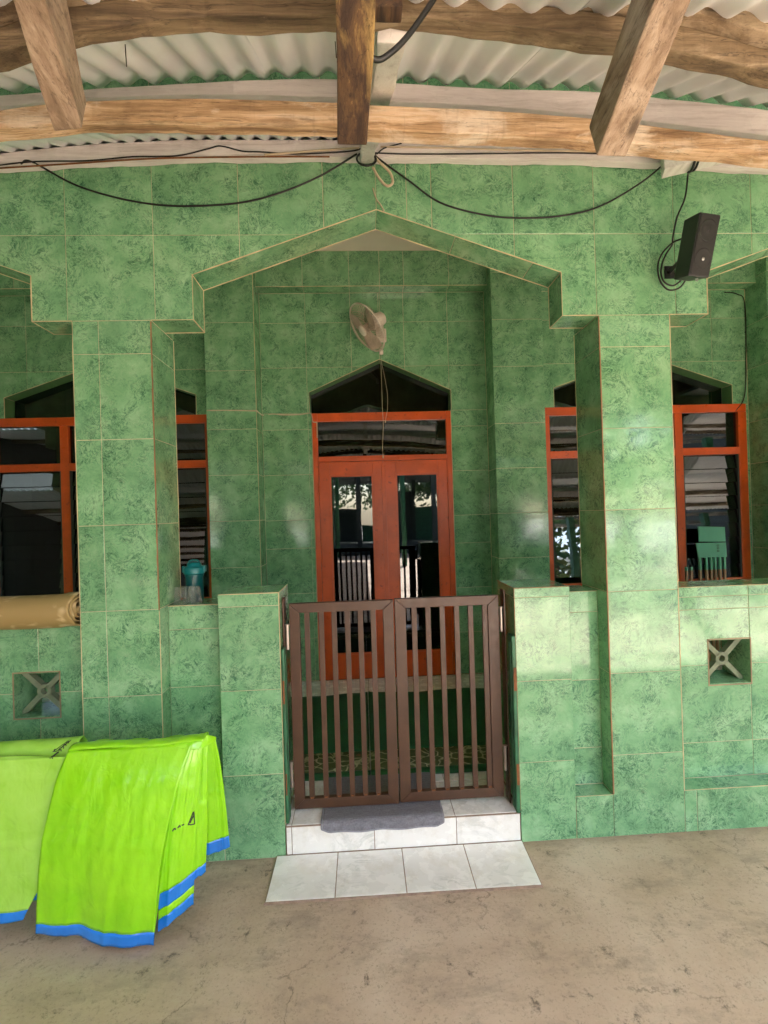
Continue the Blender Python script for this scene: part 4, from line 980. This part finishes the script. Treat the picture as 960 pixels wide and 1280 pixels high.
P_(G().tube([bk, bk + Vector((.0, .03, .0)), Vector((bk.x + .02, -.004, bk.z))], .010, 10).box(bk.x - .005, bk.x + .045, -.006, -.0005, bk.z - .03, bk.z + .03).build('wall_bracket', M['black']), t)
e_ = TB @ Vector((.0, -Hd - .004, -.01)); P_(G().tube([e_, e_ + Vector((0, 0, -.012))], .006, 8).build('bracket_knob', M['screw']), t)
def cable(name, pts, r, mat, label, cat='cable', n=8, seg=7):
    o = G().tube(catmull(pts, n), r, seg).build(name, M[mat], smooth=True); return tag(o, label, cat)
cable('speaker_cable', [(1.641, -.03, 3.23), (1.622, -.03, 3.115), (1.579, -.03, 3.017), (1.551, -.035, 2.92), (1.542, -.04, 2.877), (1.50, -.05, 2.82), (1.476, -.05, 2.75), (1.489, -.05, 2.695), (1.535, -.05, 2.675), (1.570, -.07, 2.70), (1.575, -.10, 2.73)], .0042, 'blackcable', 'black cable dropping from the pipe to the loudspeaker')
cable('cable_loop', [(1.56, -.09, 2.88), (1.53, -.06, 2.875), (1.485, -.05, 2.83), (1.462, -.05, 2.77), (1.470, -.05, 2.70), (1.51, -.05, 2.655), (1.56, -.06, 2.66), (1.585, -.08, 2.70)], .0042, 'blackcable', 'slack black cable loop bulging left of the loudspeaker')
cable('hanging_cable', [(-1.50, -.045, 3.255), (-1.453, -.045, 3.266), (-1.285, -.02, 3.182), (-1.107, -.012, 3.127), (-.927, -.010, 3.094), (-.745, -.010, 3.086), (-.524, -.012, 3.101), (-.337, -.015, 3.146), (-.148, -.03, 3.215), (.028, -.06, 3.297)], .0043, 'blackcable', 'left black cable sagging across the green wall')
cable('hanging_cable', [(.11, -.06, 3.30), (.133, -.05, 3.28), (.267, -.03, 3.197), (.417, -.015, 3.101), (.608, -.010, 3.048), (.782, -.010, 3.028), (.998, -.010, 3.036), (1.196, -.015, 3.078), (1.398, -.04, 3.18), (1.545, -.08, 3.285), (1.60, -.10, 3.30)], .0043, 'blackcable', 'right black cable sagging across the green wall to the cream pipe')
cable('hook_cable', [(.085, -.075, 3.33), (.117, -.06, 3.276), (.179, -.05, 3.22), (.192, -.05, 3.171), (.165, -.05, 3.155), (.13, -.05, 3.19), (.10, -.06, 3.235)], .006, 'whitecable', 'cream cable bent into a hook below the middle rafter')
cable('wall_wire', [(.10, -.012, 3.17), (.115, -.010, 3.12), (.135, -.012, 3.09), (.15, -.014, 3.06)], .0032, 'whitecable', 'short cream wire above the arch apex', 'wire')
cable('thick_cable', [(.23, -1.42, 2.68), (.189, -1.42, 2.606), (.166, -1.42, 2.57), (.139, -1.42, 2.531), (.111, -1.42, 2.494), (.081, -1.42, 2.464), (.051, -1.42, 2.449), (.022, -1.44, 2.46)], .0052, 'blackcable', 'thick dark cable sweeping up to the right from the middle rafter')
from mathutils.bvhtree import BVHTree
def tarp_bvh(root):
    v = []; f = []
    def rec(o):
        for c in o.children:
            if c.type == 'MESH':
                k = len(v); v.extend([tuple(x.co) for x in c.data.vertices]); f.extend([tuple(i + k for i in p.vertices) for p in c.data.polygons])
            rec(c)
    rec(root); return BVHTree.FromPolygons(v, f)
def marks(root, strokes, wd=.0022, name='printed_mark'):
    bv = tarp_bvh(root); gg = G()
    for a, b_ in strokes:
        n = 6; dx, dz = b_[0] - a[0], b_[1] - a[1]; l_ = math.hypot(dx, dz) or 1; nx, nz = -dz / l_ * wd, dx / l_ * wd; rows = []
        for k in range(n + 1):
            t_ = k / n; row = []
            for s_ in (-1, 1):
                x, z = a[0] + dx * t_ + nx * s_, a[1] + dz * t_ + nz * s_
                h = bv.ray_cast(Vector((x, -1.2, z)), Vector((0, 1, 0)))
                y = h[0].y if h[0] else -.36
                row.append((x, y - .0032, z))
            rows.append(row)
        gg.grid(rows)
    return P_(gg.build(name, M['ink'], solid=.0006), root)
marks(t2, [((-.722, .410), (-.705, .452)), ((-.705, .452), (-.702, .402)), ((-.702, .402), (-.722, .410)), ((-.716, .413), (-.705, .438)), ((-.775, .402), (-.768, .412)), ((-.768, .412), (-.764, .404)), ((-.757, .408), (-.752, .416)), ((-.752, .416), (-.748, .409)), ((-.744, .413), (-.735, .417))])
marks(t3, [((-1.262 + .006 * k, .688 + .0075 * k), (-1.256 + .006 * k, .6925 + .0075 * k)) for k in range(7)] + [((-1.25 + .006 * k, .686 + .0075 * k), (-1.254 + .006 * k, .6925 + .0075 * k)) for k in range(6)], .0018)

# ================================================================== CANOPY ROOF
def interp(P, x):
    if x <= P[0][0]:
        s_ = (P[1][1] - P[0][1]) / (P[1][0] - P[0][0]); d = P[0][0] - x; return P[0][1] - s_ * .35 * (1 - math.exp(-d / .35))
    if x >= P[-1][0]:
        s_ = (P[-1][1] - P[-2][1]) / (P[-1][0] - P[-2][0]); d = x - P[-1][0]; return P[-1][1] + s_ * .35 * (1 - math.exp(-d / .35))
    for i in range(len(P) - 1):
        if P[i][0] <= x <= P[i + 1][0]:
            # smooth (catmull) interpolation
            p0 = P[max(i - 1, 0)]; p1, p2 = P[i], P[i + 1]; p3 = P[min(i + 2, len(P) - 1)]
            t_ = (x - p1[0]) / (p2[0] - p1[0]); m1 = (p2[1] - p0[1]) / (p2[0] - p0[0]) * (p2[0] - p1[0]); m2 = (p3[1] - p1[1]) / (p3[0] - p1[0]) * (p2[0] - p1[0])
            return (2 * t_ ** 3 - 3 * t_ ** 2 + 1) * p1[1] + (t_ ** 3 - 2 * t_ ** 2 + t_) * m1 + (-2 * t_ ** 3 + 3 * t_ ** 2) * p2[1] + (t_ ** 3 - t_ ** 2) * m2
ZW = [(-1.60, 3.306), (-1.39, 3.333), (-1.17, 3.352), (-.81, 3.373), (-.40, 3.377), (-.07, 3.378), (.46, 3.371), (.70, 3.366), (1.01, 3.357), (1.40, 3.337), (2.05, 3.297)]
ZN = [(-.97, 2.817), (-.70, 2.838), (-.487, 2.854), (-.24, 2.868), (-.036, 2.874), (.125, 2.864), (.381, 2.852), (.713, 2.844), (.979, 2.823), (1.25, 2.795)]
def zsheet(x, y):
    a, b_ = interp(ZW, x), interp(ZN, x); return a + (b_ - a) * (-y - .03) / .89
def hbeam(name, top_, bot, y0, y1, x0, x1, mat, label=None, cat=None, group=None, seed=0., nx=220, rag=.0025, parent=None, kind=None):
    """horizontal timber along x with gently bowed top and bottom edges"""
    rows = []
    for i in range(nx + 1):
        x = x0 + (x1 - x0) * i / nx; r1 = rag * (sin(x * 13 + seed) + .5 * sin(x * 37 + seed * 2) + .5 * sin(x * 83 + seed) * sin(x * 19)); r2 = rag * (sin(x * 11 + seed * 3) + .6 * sin(x * 29 + seed) + .6 * sin(x * 71 + seed * 2) * sin(x * 17))
        zt, zb = interp(top_, x) + r1 * .6, interp(bot, x) + r2
        rows.append([(x, y0 + r1, zt), (x, y0 + r2, zb), (x, y1 + r1, zb + .4 * r1), (x, y1 + r2, zt)])
    gg = G(); vs = [p for r in rows for p in r]; fs = []
    for i in range(nx):
        for k in range(4): fs.append((i * 4 + k, i * 4 + (k + 1) % 4, i * 4 + 4 + (k + 1) % 4, i * 4 + 4 + k))
    fs.append((0, 1, 2, 3)); fs.append((nx * 4 + 3, nx * 4 + 2, nx * 4 + 1, nx * 4)); gg.add(vs, fs)
    o = gg.build(name, M[mat], parent, bevel=.003)
    if label: tag(o, label, cat, group, kind)
    return o
off = lambda P, d: [(x, z + d) for x, z in P]
FB = [(-1.60, 3.244), (-1.25, 3.263), (-.885, 3.283), (-.444, 3.293), (-.033, 3.294), (.616, 3.289), (1.084, 3.285), (1.56, 3.266), (2.05, 3.245)]
hbeam('wall_plate_board', off(ZW, -.004), FB, -.045, -.0035, -4.2, 4.4, 'wood_w', 'whitewashed timber board fixed along the top of the green wall', 'board', seed=1)
PB = [(-.969, 2.779), (-.708, 2.806), (-.443, 2.818), (-.038, 2.815), (.10, 2.805), (.379, 2.796), (.711, 2.769), (.855, 2.756), (1.247, 2.713)]
hbeam('whitewashed_purlin', off(ZN, -.006), PB, -.92, -.885, -3.6, 3.9, 'wood_w', 'whitewashed purlin under the corrugated sheets behind the orange timber', 'purlin', seed=2)
OT = [(-.90, 2.684), (-.80, 2.70), (-.657, 2.713), (-.411, 2.720), (-.035, 2.714), (.092, 2.706), (.351, 2.698), (.659, 2.676), (.793, 2.662), (1.156, 2.618)]
OB = [(-.90, 2.639), (-.78, 2.650), (-.658, 2.660), (-.413, 2.662), (-.037, 2.652), (.09, 2.642), (.393, 2.631), (.657, 2.620), (.791, 2.608), (1.155, 2.574)]
hbeam('orange_timber_purlin', OT, OB, -1.02, -.975, -3.6, 3.9, 'wood_o', 'orange brown bowed timber beam directly behind the rafter ends', 'beam', seed=3)
OT2 = off(OT, .016); 
hbeam('packing_batten', off(OT, .020), off(OT, .001), -.99, -.93, -3.6, 3.9, 'wood_b', 'narrow dark batten lying on the orange timber beam', 'batten', seed=3.5)
AB = [(-.645, 2.503), (-.519, 2.537), (-.293, 2.568), (-.02, 2.579), (.118, 2.578), (.322, 2.563), (.537, 2.539), (.642, 2.523), (.839, 2.481)]
AT = [(-.644, 2.546), (-.528, 2.581), (-.291, 2.613), (-.019, 2.624), (.12, 2.624), (.323, 2.610), (.539, 2.585), (.664, 2.570), (.841, 2.526)]
hbeam('brown_beam', AT, AB, -1.375, -1.34, -3.4, 3.7, 'wood_b', 'lower brown beam of the stacked pair resting on the rafters', 'beam', 'stacked brown beams', seed=4, rag=.0035)
hbeam('brown_beam', off(AT, .12), off(AT, .007), -1.395, -1.335, -3.4, 3.7, 'wood_b', 'upper thicker brown beam of the stacked pair resting on the rafters', 'beam', 'stacked brown beams', seed=5.5, rag=.004)
# corrugated sheets, each its own part
roof = thing('corrugated_roof', 'whitish corrugated metal lean-to roof sheets above the green wall', 'roof', (.1, -.7, 3.0))
PITCH = .076
def sheet(x0, x1, y0, y1, zf, amp, dz, parent, name='roof_sheet', ny=10, pitch=PITCH):
    nx = int((x1 - x0) / pitch * 10); rows = []
    for j in range(ny + 1):
        y = y0 + (y1 - y0) * j / ny
        rows.append([(x0 + (x1 - x0) * i / nx, y, zf(x0 + (x1 - x0) * i / nx, y) + dz + amp * (1 + sin(2 * pi * (x0 + (x1 - x0) * i / nx) / pitch))) for i in range(nx + 1)])
    return P_(G().grid(rows).build(name, M['sheet'], smooth=True, solid=.0012), parent)
x = -4.1; k = 0
while x < 4.3:
    dz = .0015 * (k % 2); sheet(x, x + .76 + PITCH * .9, -1.5, -.905, zsheet, .0098, dz, roof); sheet(x, x + .76 + PITCH * .9, -.80, -.004, zsheet, .0088, dz, roof); x += .76; k += 1
for x in (-.52, -.03):      # roofing nails coming through
    z = zsheet(x, -1.15)
    P_(G().tube([(x, -1.15, z + .02), (x + .002, -1.15, z - .035)], .0012, 5).build('roofing_nail', M['blackcable']), roof)
rows = [[(x_, y, zsheet(x_, y) + .035 + (.03 if y > -.01 else 0)) for x_ in [-4.1 + 8.4 * i / 40 for i in range(41)]] for y in (-.16, -.004)]
P_(G().grid(rows).build('sky_block_strip', M['sheet'], solid=.001), roof)  # unseen strip added to shut sky light out of the gaps at the wall
rows = [[(x_, y, 3.394 - .567 * (-y - .03) + .42) for x_ in (-4.3, 4.5)] for y in (-1.6, -.003)]
P_(G().grid(rows).build('sun_block_sheet', M['sheet'], solid=.01), roof)  # unseen sheet added above the lean-to to keep sun out of the gaps
# cream rafters carrying the sheets
def rafter(name, p0, p1, wd_, ht, mat, label, cat, group=None, seed=0., n=24, taper=1., cut=0., side=None, rag=.003):
    """timber from p0 to p1 (centre of its underside), width wd_, height ht upwards"""
    p0, p1 = Vector(p0), Vector(p1); d = (p1 - p0).normalized(); sd_ = d.cross(Z_).normalized() if side is None else Vector(side).normalized(); up_ = sd_.cross(d).normalized()
    if up_.z < 0: up_ = -up_
    rows = []
    for i in range(n + 1):
        t_ = i / n; c = p0.lerp(p1, t_); w2 = wd_ / 2 * (1 + (taper - 1) * t_); y = c.y
        r = lambda q: rag * (sin(t_ * 17 + seed + q) + .5 * sin(t_ * 41 + q * 2 + seed))
        e = d * (cut * (1 if i == n else 0))
        rows.append([c - sd_ * (w2 + r(0)) + up_ * r(1) * .6, c + sd_ * (w2 + r(2)) + up_ * r(3) * .6 - e, c + sd_ * (w2 + r(4)) + up_ * ht - e * .5, c - sd_ * (w2 + r(5)) + up_ * ht])
    vs = [p for rr in rows for p in rr]; fs = []
    for i in range(n):
        for q in range(4): fs.append((i * 4 + q, i * 4 + (q + 1) % 4, i * 4 + 4 + (q + 1) % 4, i * 4 + 4 + q))
    fs += [(0, 1, 2, 3), (n * 4 + 3, n * 4 + 2, n * 4 + 1, n * 4)]
    o = G().add(vs, fs).build(name, M[mat], bevel=.004)
    if label: tag(o, label, cat, group)
    return o
def under(x, y): return (x, y, zsheet(x, y) - .085)
o = rafter('cream_rafter', (.092, -1.33, zsheet(.092, -1.33) - .062), (.068, -.05, zsheet(.068, -.05) - .115), .058, .052, 'wood_wy', 'cream rafter seen behind the dark middle rafter, its end tied with cables', 'rafter', seed=2, cut=.0)
rings = G()
for k in range(3):
    y = -.075 - .022 * k; z = zsheet(.07, y) - .088
    rings.tube([(.07 + .044 * cos(a), y + .02 * sin(a), z + .045 * sin(a) - .004 * k) for a in [2 * pi * i / 18 for i in range(18)]], .0045, 6, closed=True)
tag(rings.build('cable_binding', M['blackcable'], smooth=True), 'coils of dark cable tied round the cream rafter end at the wall', 'cable')
o = rafter('cream_pipe', (2.25, -.42, 3.20), (1.468, -.10, 3.178), .075, .085, 'wood_wy', 'cream painted timber end tied with black cable in the upper right corner', 'rafter', seed=6, side=(.378, .926, 0), rag=.0015)
tag(G().tube([(1.575 + .012 * cos(a), -.145 + .050 * cos(a), 3.222 + .056 * sin(a)) for a in [2 * pi * i / 20 for i in range(20)]], .006, 7, closed=True).tube([(1.59 + .012 * cos(a), -.150 + .050 * cos(a), 3.224 + .055 * sin(a)) for a in [2 * pi * i / 20 for i in range(20)]], .005, 7, closed=True).build('cable_binding', M['blackcable'], smooth=True), 'black cable coiled round the cream timber end above the loudspeaker', 'cable')
# three big rafters hanging in front of the purlins
def ext(a, b_, k): a, b_ = Vector(a), Vector(b_); return a + (a - b_) * k
rafter('timber_rafter', ext((-.496, -1.522, 2.439), (-.556, -1.33, 2.381), 7), (-.556, -1.33, 2.381), .053, .085, 'wood_y', 'left weathered grey brown rafter with a rough cut end', 'rafter', 'heavy timber rafters overhead', seed=1, side=(1, .1, -.05), cut=.012, n=60, rag=.0035)
rafter('timber_rafter', ext((.014, -1.545, 2.425), (.007, -1.33, 2.361), 7), (.007, -1.33, 2.361), .060, .10, 'wood_dark', 'middle dark stained rafter with a yellow split face', 'rafter', 'heavy timber rafters overhead', seed=4, side=(1, 0, 0), cut=.0, n=60, rag=.003)
rafter('timber_rafter', ext((.513, -1.567, 2.411), (.536, -1.33, 2.340), 7), (.536, -1.33, 2.340), .063, .085, 'wood_y', 'right square sawn brown rafter with clean edges', 'rafter', 'heavy timber rafters overhead', seed=8, side=(1, .05, .02), cut=.0, n=60, rag=.0012)
tag(G().box(.05, .102, -1.43, -1.399, 2.538, 2.72).build('timber_block', M['wood_dark'], bevel=.003), 'small dark timber block beside the middle rafter at the top photo edge', 'block')
# small wires along the wall board
cable('board_wire', [(-1.66, -.05, 3.236), (-1.45, -.05, 3.262), (-1.2, -.05, 3.268), (-1.0, -.05, 3.287), (-.8, -.05, 3.292), (-.66, -.05, 3.325), (-.60, -.05, 3.338), (-.50, -.05, 3.315), (-.42, -.05, 3.312), (-.25, -.05, 3.303), (.0, -.05, 3.318), (.06, -.06, 3.33)], .003, 'blackcable', 'thin dark wire stapled along the left half of the wall board', 'wire')
cable('board_wire', [(-1.70, -.05, 3.225), (-1.3, -.05, 3.252), (-.9, -.05, 3.279), (-.45, -.05, 3.289), (-.1, -.05, 3.291)], .0035, 'rust', 'brown wire along the lower edge of the wall board on the left', 'wire')
cable('board_wire', [(-.40, -.055, 3.294), (-.30, -.055, 3.303), (-.12, -.055, 3.318), (.04, -.06, 3.325)], .0045, 'whitecable', 'cream wire running to the middle rafter from the left', 'wire')
cable('board_wire', [(.14, -.055, 3.335), (.4, -.055, 3.332), (.8, -.055, 3.322), (1.2, -.055, 3.318), (1.5, -.07, 3.31)], .0042, 'whitecable', 'cream wire along the wall board right of the middle rafter', 'wire')
cable('board_wire', [(.10, -.05, 3.31), (.3, -.05, 3.305), (.7, -.05, 3.31), (1.0, -.05, 3.315), (1.3, -.05, 3.31), (1.52, -.07, 3.30)], .003, 'blackcable', 'thin dark wire along the wall board on the right', 'wire')
cable('board_wire', [(.12, -.055, 3.30), (.16, -.055, 3.33), (.24, -.055, 3.352)], .003, 'blackcable', 'short dark wire crossing the wall board beside the middle rafter', 'wire')

# ================================================================== YARD SIDE (behind the camera, seen in the tile and glass reflections)
def zmain(x, y): return 3.02 + .035 * (-y - 1.3)
mroof = thing('main_canopy_roof', 'large corrugated canopy roof over the concrete yard behind the viewer', 'roof', (0, -5, 3.5))
x = -8.0
while x < 9.0:
    sheet(x, x + 1.05, -12.0 if x < .4 else -4.3, -1.45, zmain, .012, .07 + .002 * (int(round(x * 10)) % 2), mroof, ny=4, pitch=.095); x += 1.0  # unseen roof's reach is shaped so light comes from the back right
wing = thing('wing_roof', 'plain roof slab over the right wing beside the arcade', 'roof', (7, -.7, 3.1))
P_(G().box(4.38, 9.4, -1.5, 2.2, 3.10, 3.14).build('roof_slab', M['sheet']), wing)
for k in range(4):
    y = -2.6 - 1.0 * k; tag(G().box(-8.0, 9.0, y - .03, y + .03, zmain(0, y) + .0, zmain(0, y) + .068).build('canopy_purlin', M['wood_b']), 'canopy purlin behind the viewer', 'purlin', 'canopy purlins behind the viewer')
for k in range(5):
    y = -6.8 - 1.2 * k; tag(G().box(-8.0, 1.3, y - .03, y + .03, zmain(0, y) + .0, zmain(0, y) + .068).build('canopy_purlin', M['wood_b']), 'canopy purlin behind the viewer', 'purlin', 'canopy purlins behind the viewer')
for xx, y in [(-6.5, -4.4), (-3.4, -4.4), (1.9, -4.4), (4.8, -4.4), (8.0, -4.4), (-6.5, -8.2), (-3.4, -8.2), (-.9, -8.2), (1.25, -8.2), (-6.5, -11.8), (-3.4, -11.8), (-.9, -11.8), (1.25, -11.8)]:
    tag(G().box(xx - .07, xx + .07, y - .07, y + .07, .005, zmain(0, y) - .001).build('canopy_post', M['oldgreen']), 'green painted post carrying the canopy behind the viewer', 'post', 'canopy posts behind the viewer')
hl = thing('open_hall', 'long open sided hall across the yard behind the viewer', 'hall', (0, -16, 0))
P_(G().add([(-10, -12.6, 3.35), (10, -12.6, 3.35), (10, -16.6, 4.2), (-10, -16.6, 4.2), (-10, -20.6, 3.3), (10, -20.6, 3.3)], [(0, 1, 2, 3), (3, 2, 5, 4)]).build('hall_roof', M['void'], solid=.05), hl)
for i in range(13):
    for y in (-13.0, -20.3):
        xx = -9.1 + 1.5 * i; P_(G().box(xx - .09, xx + .09, y - .09, y + .09, 0, 3.5).build('hall_post', M['void']), hl)
for i in range(12):
    xx = -9.1 + 1.5 * i
    P_(G().box(xx + .10, xx + (1.40 if i % 3 else .75), -20.35, -20.25, 0, 1.0 + .9 * ((i * 5) % 3)).build('hall_back_wall', M['void'] if i % 2 else M['oldgreen']), hl)
P_(G().box(-10, 10, -20.4, -12.6, .005, .12).build('hall_floor', M['void']), hl)
bw = thing('yard_wall', 'low yard wall with railing behind the viewer', 'wall', (0, -12.2, 0))
P_(G().box(-9, -2.2, -12.3, -12.2, 0, .6).build('wall_body', M['oldgreen']), bw)
rl = G().box(-9, -2.2, -12.27, -12.23, 1.15, 1.2)
for i in range(45): rl.box(-8.95 + .15 * i, -8.92 + .15 * i, -12.265, -12.235, .601, 1.149)
tag(P_(rl.build('wall_railing', M['browngate']), bw), kind='stuff')
for (x0, x1, y0, y1, nm) in ((9.3, 9.4, -9, 2.2, 'right_light_block'), (-6.3, -6.2, -13, 2.2, 'left_light_block')):  # unseen dark walls added to cut side light and sky reflections
    sw = thing(nm, 'unseen dark side wall of the yard, added to block light', 'wall', ((x0 + x1) / 2, -4, 0))
    P_(G().box(x0, x1, y0, y1, 0, 4.6).build('wall_body', M['void']), sw)
def leaves(n, cx, cy, cz, rx, ry, rz, seed):
    rnd = random.Random(seed); gg = G()
    cl = [(rnd.uniform(-.7, .7), rnd.uniform(-.7, .7), rnd.uniform(-.6, .8)) for _ in range(16)]
    for k in range(n):
        c = rnd.choice(cl); p = Vector((cx + rx * (c[0] + rnd.gauss(0, .2)), cy + ry * (c[1] + rnd.gauss(0, .2)), cz + rz * (c[2] + rnd.gauss(0, .2))))
        a = Vector((rnd.uniform(-1, 1), rnd.uniform(-1, 1), rnd.uniform(-1, 1))).normalized() * .16; b_ = a.orthogonal().normalized() * .09
        gg.add([p - a, p + b_, p + a, p - b_], [(0, 1, 2, 3)])
    return gg
for k, (x, y, h_) in enumerate([(-8, -24, 5.2), (-3, -23, 4.6), (1, -24, 5.0), (5, -23, 4.6), (9, -24, 4.8), (6.2, -9.0, 4.6), (13, -13, 4.4)]):  # the near right tree is added to mask part of the reflected sky
    t = thing('yard_tree', 'leafy tree across the sunny yard behind the viewer', 'tree', (x, y, 0), 'trees across the yard')
    P_(leaves(1500, x, y, h_ * .68, h_ * .55, h_ * .55, h_ * .33, k).build('crown', M['leaf'], recalc=False), t)
    P_(G().tube([(x, y, 0), (x + .1, y, h_ * .3), (x, y + .1, h_ * .8)], [.16, .11, .05], 8).tube([(x + .05, y, h_ * .35), (x + .8, y + .2, h_ * .75)], [.06, .02], 6).tube([(x + .05, y, h_ * .38), (x - .8, y - .2, h_ * .8)], [.06, .02], 6).build('trunk', M['bark']), t)
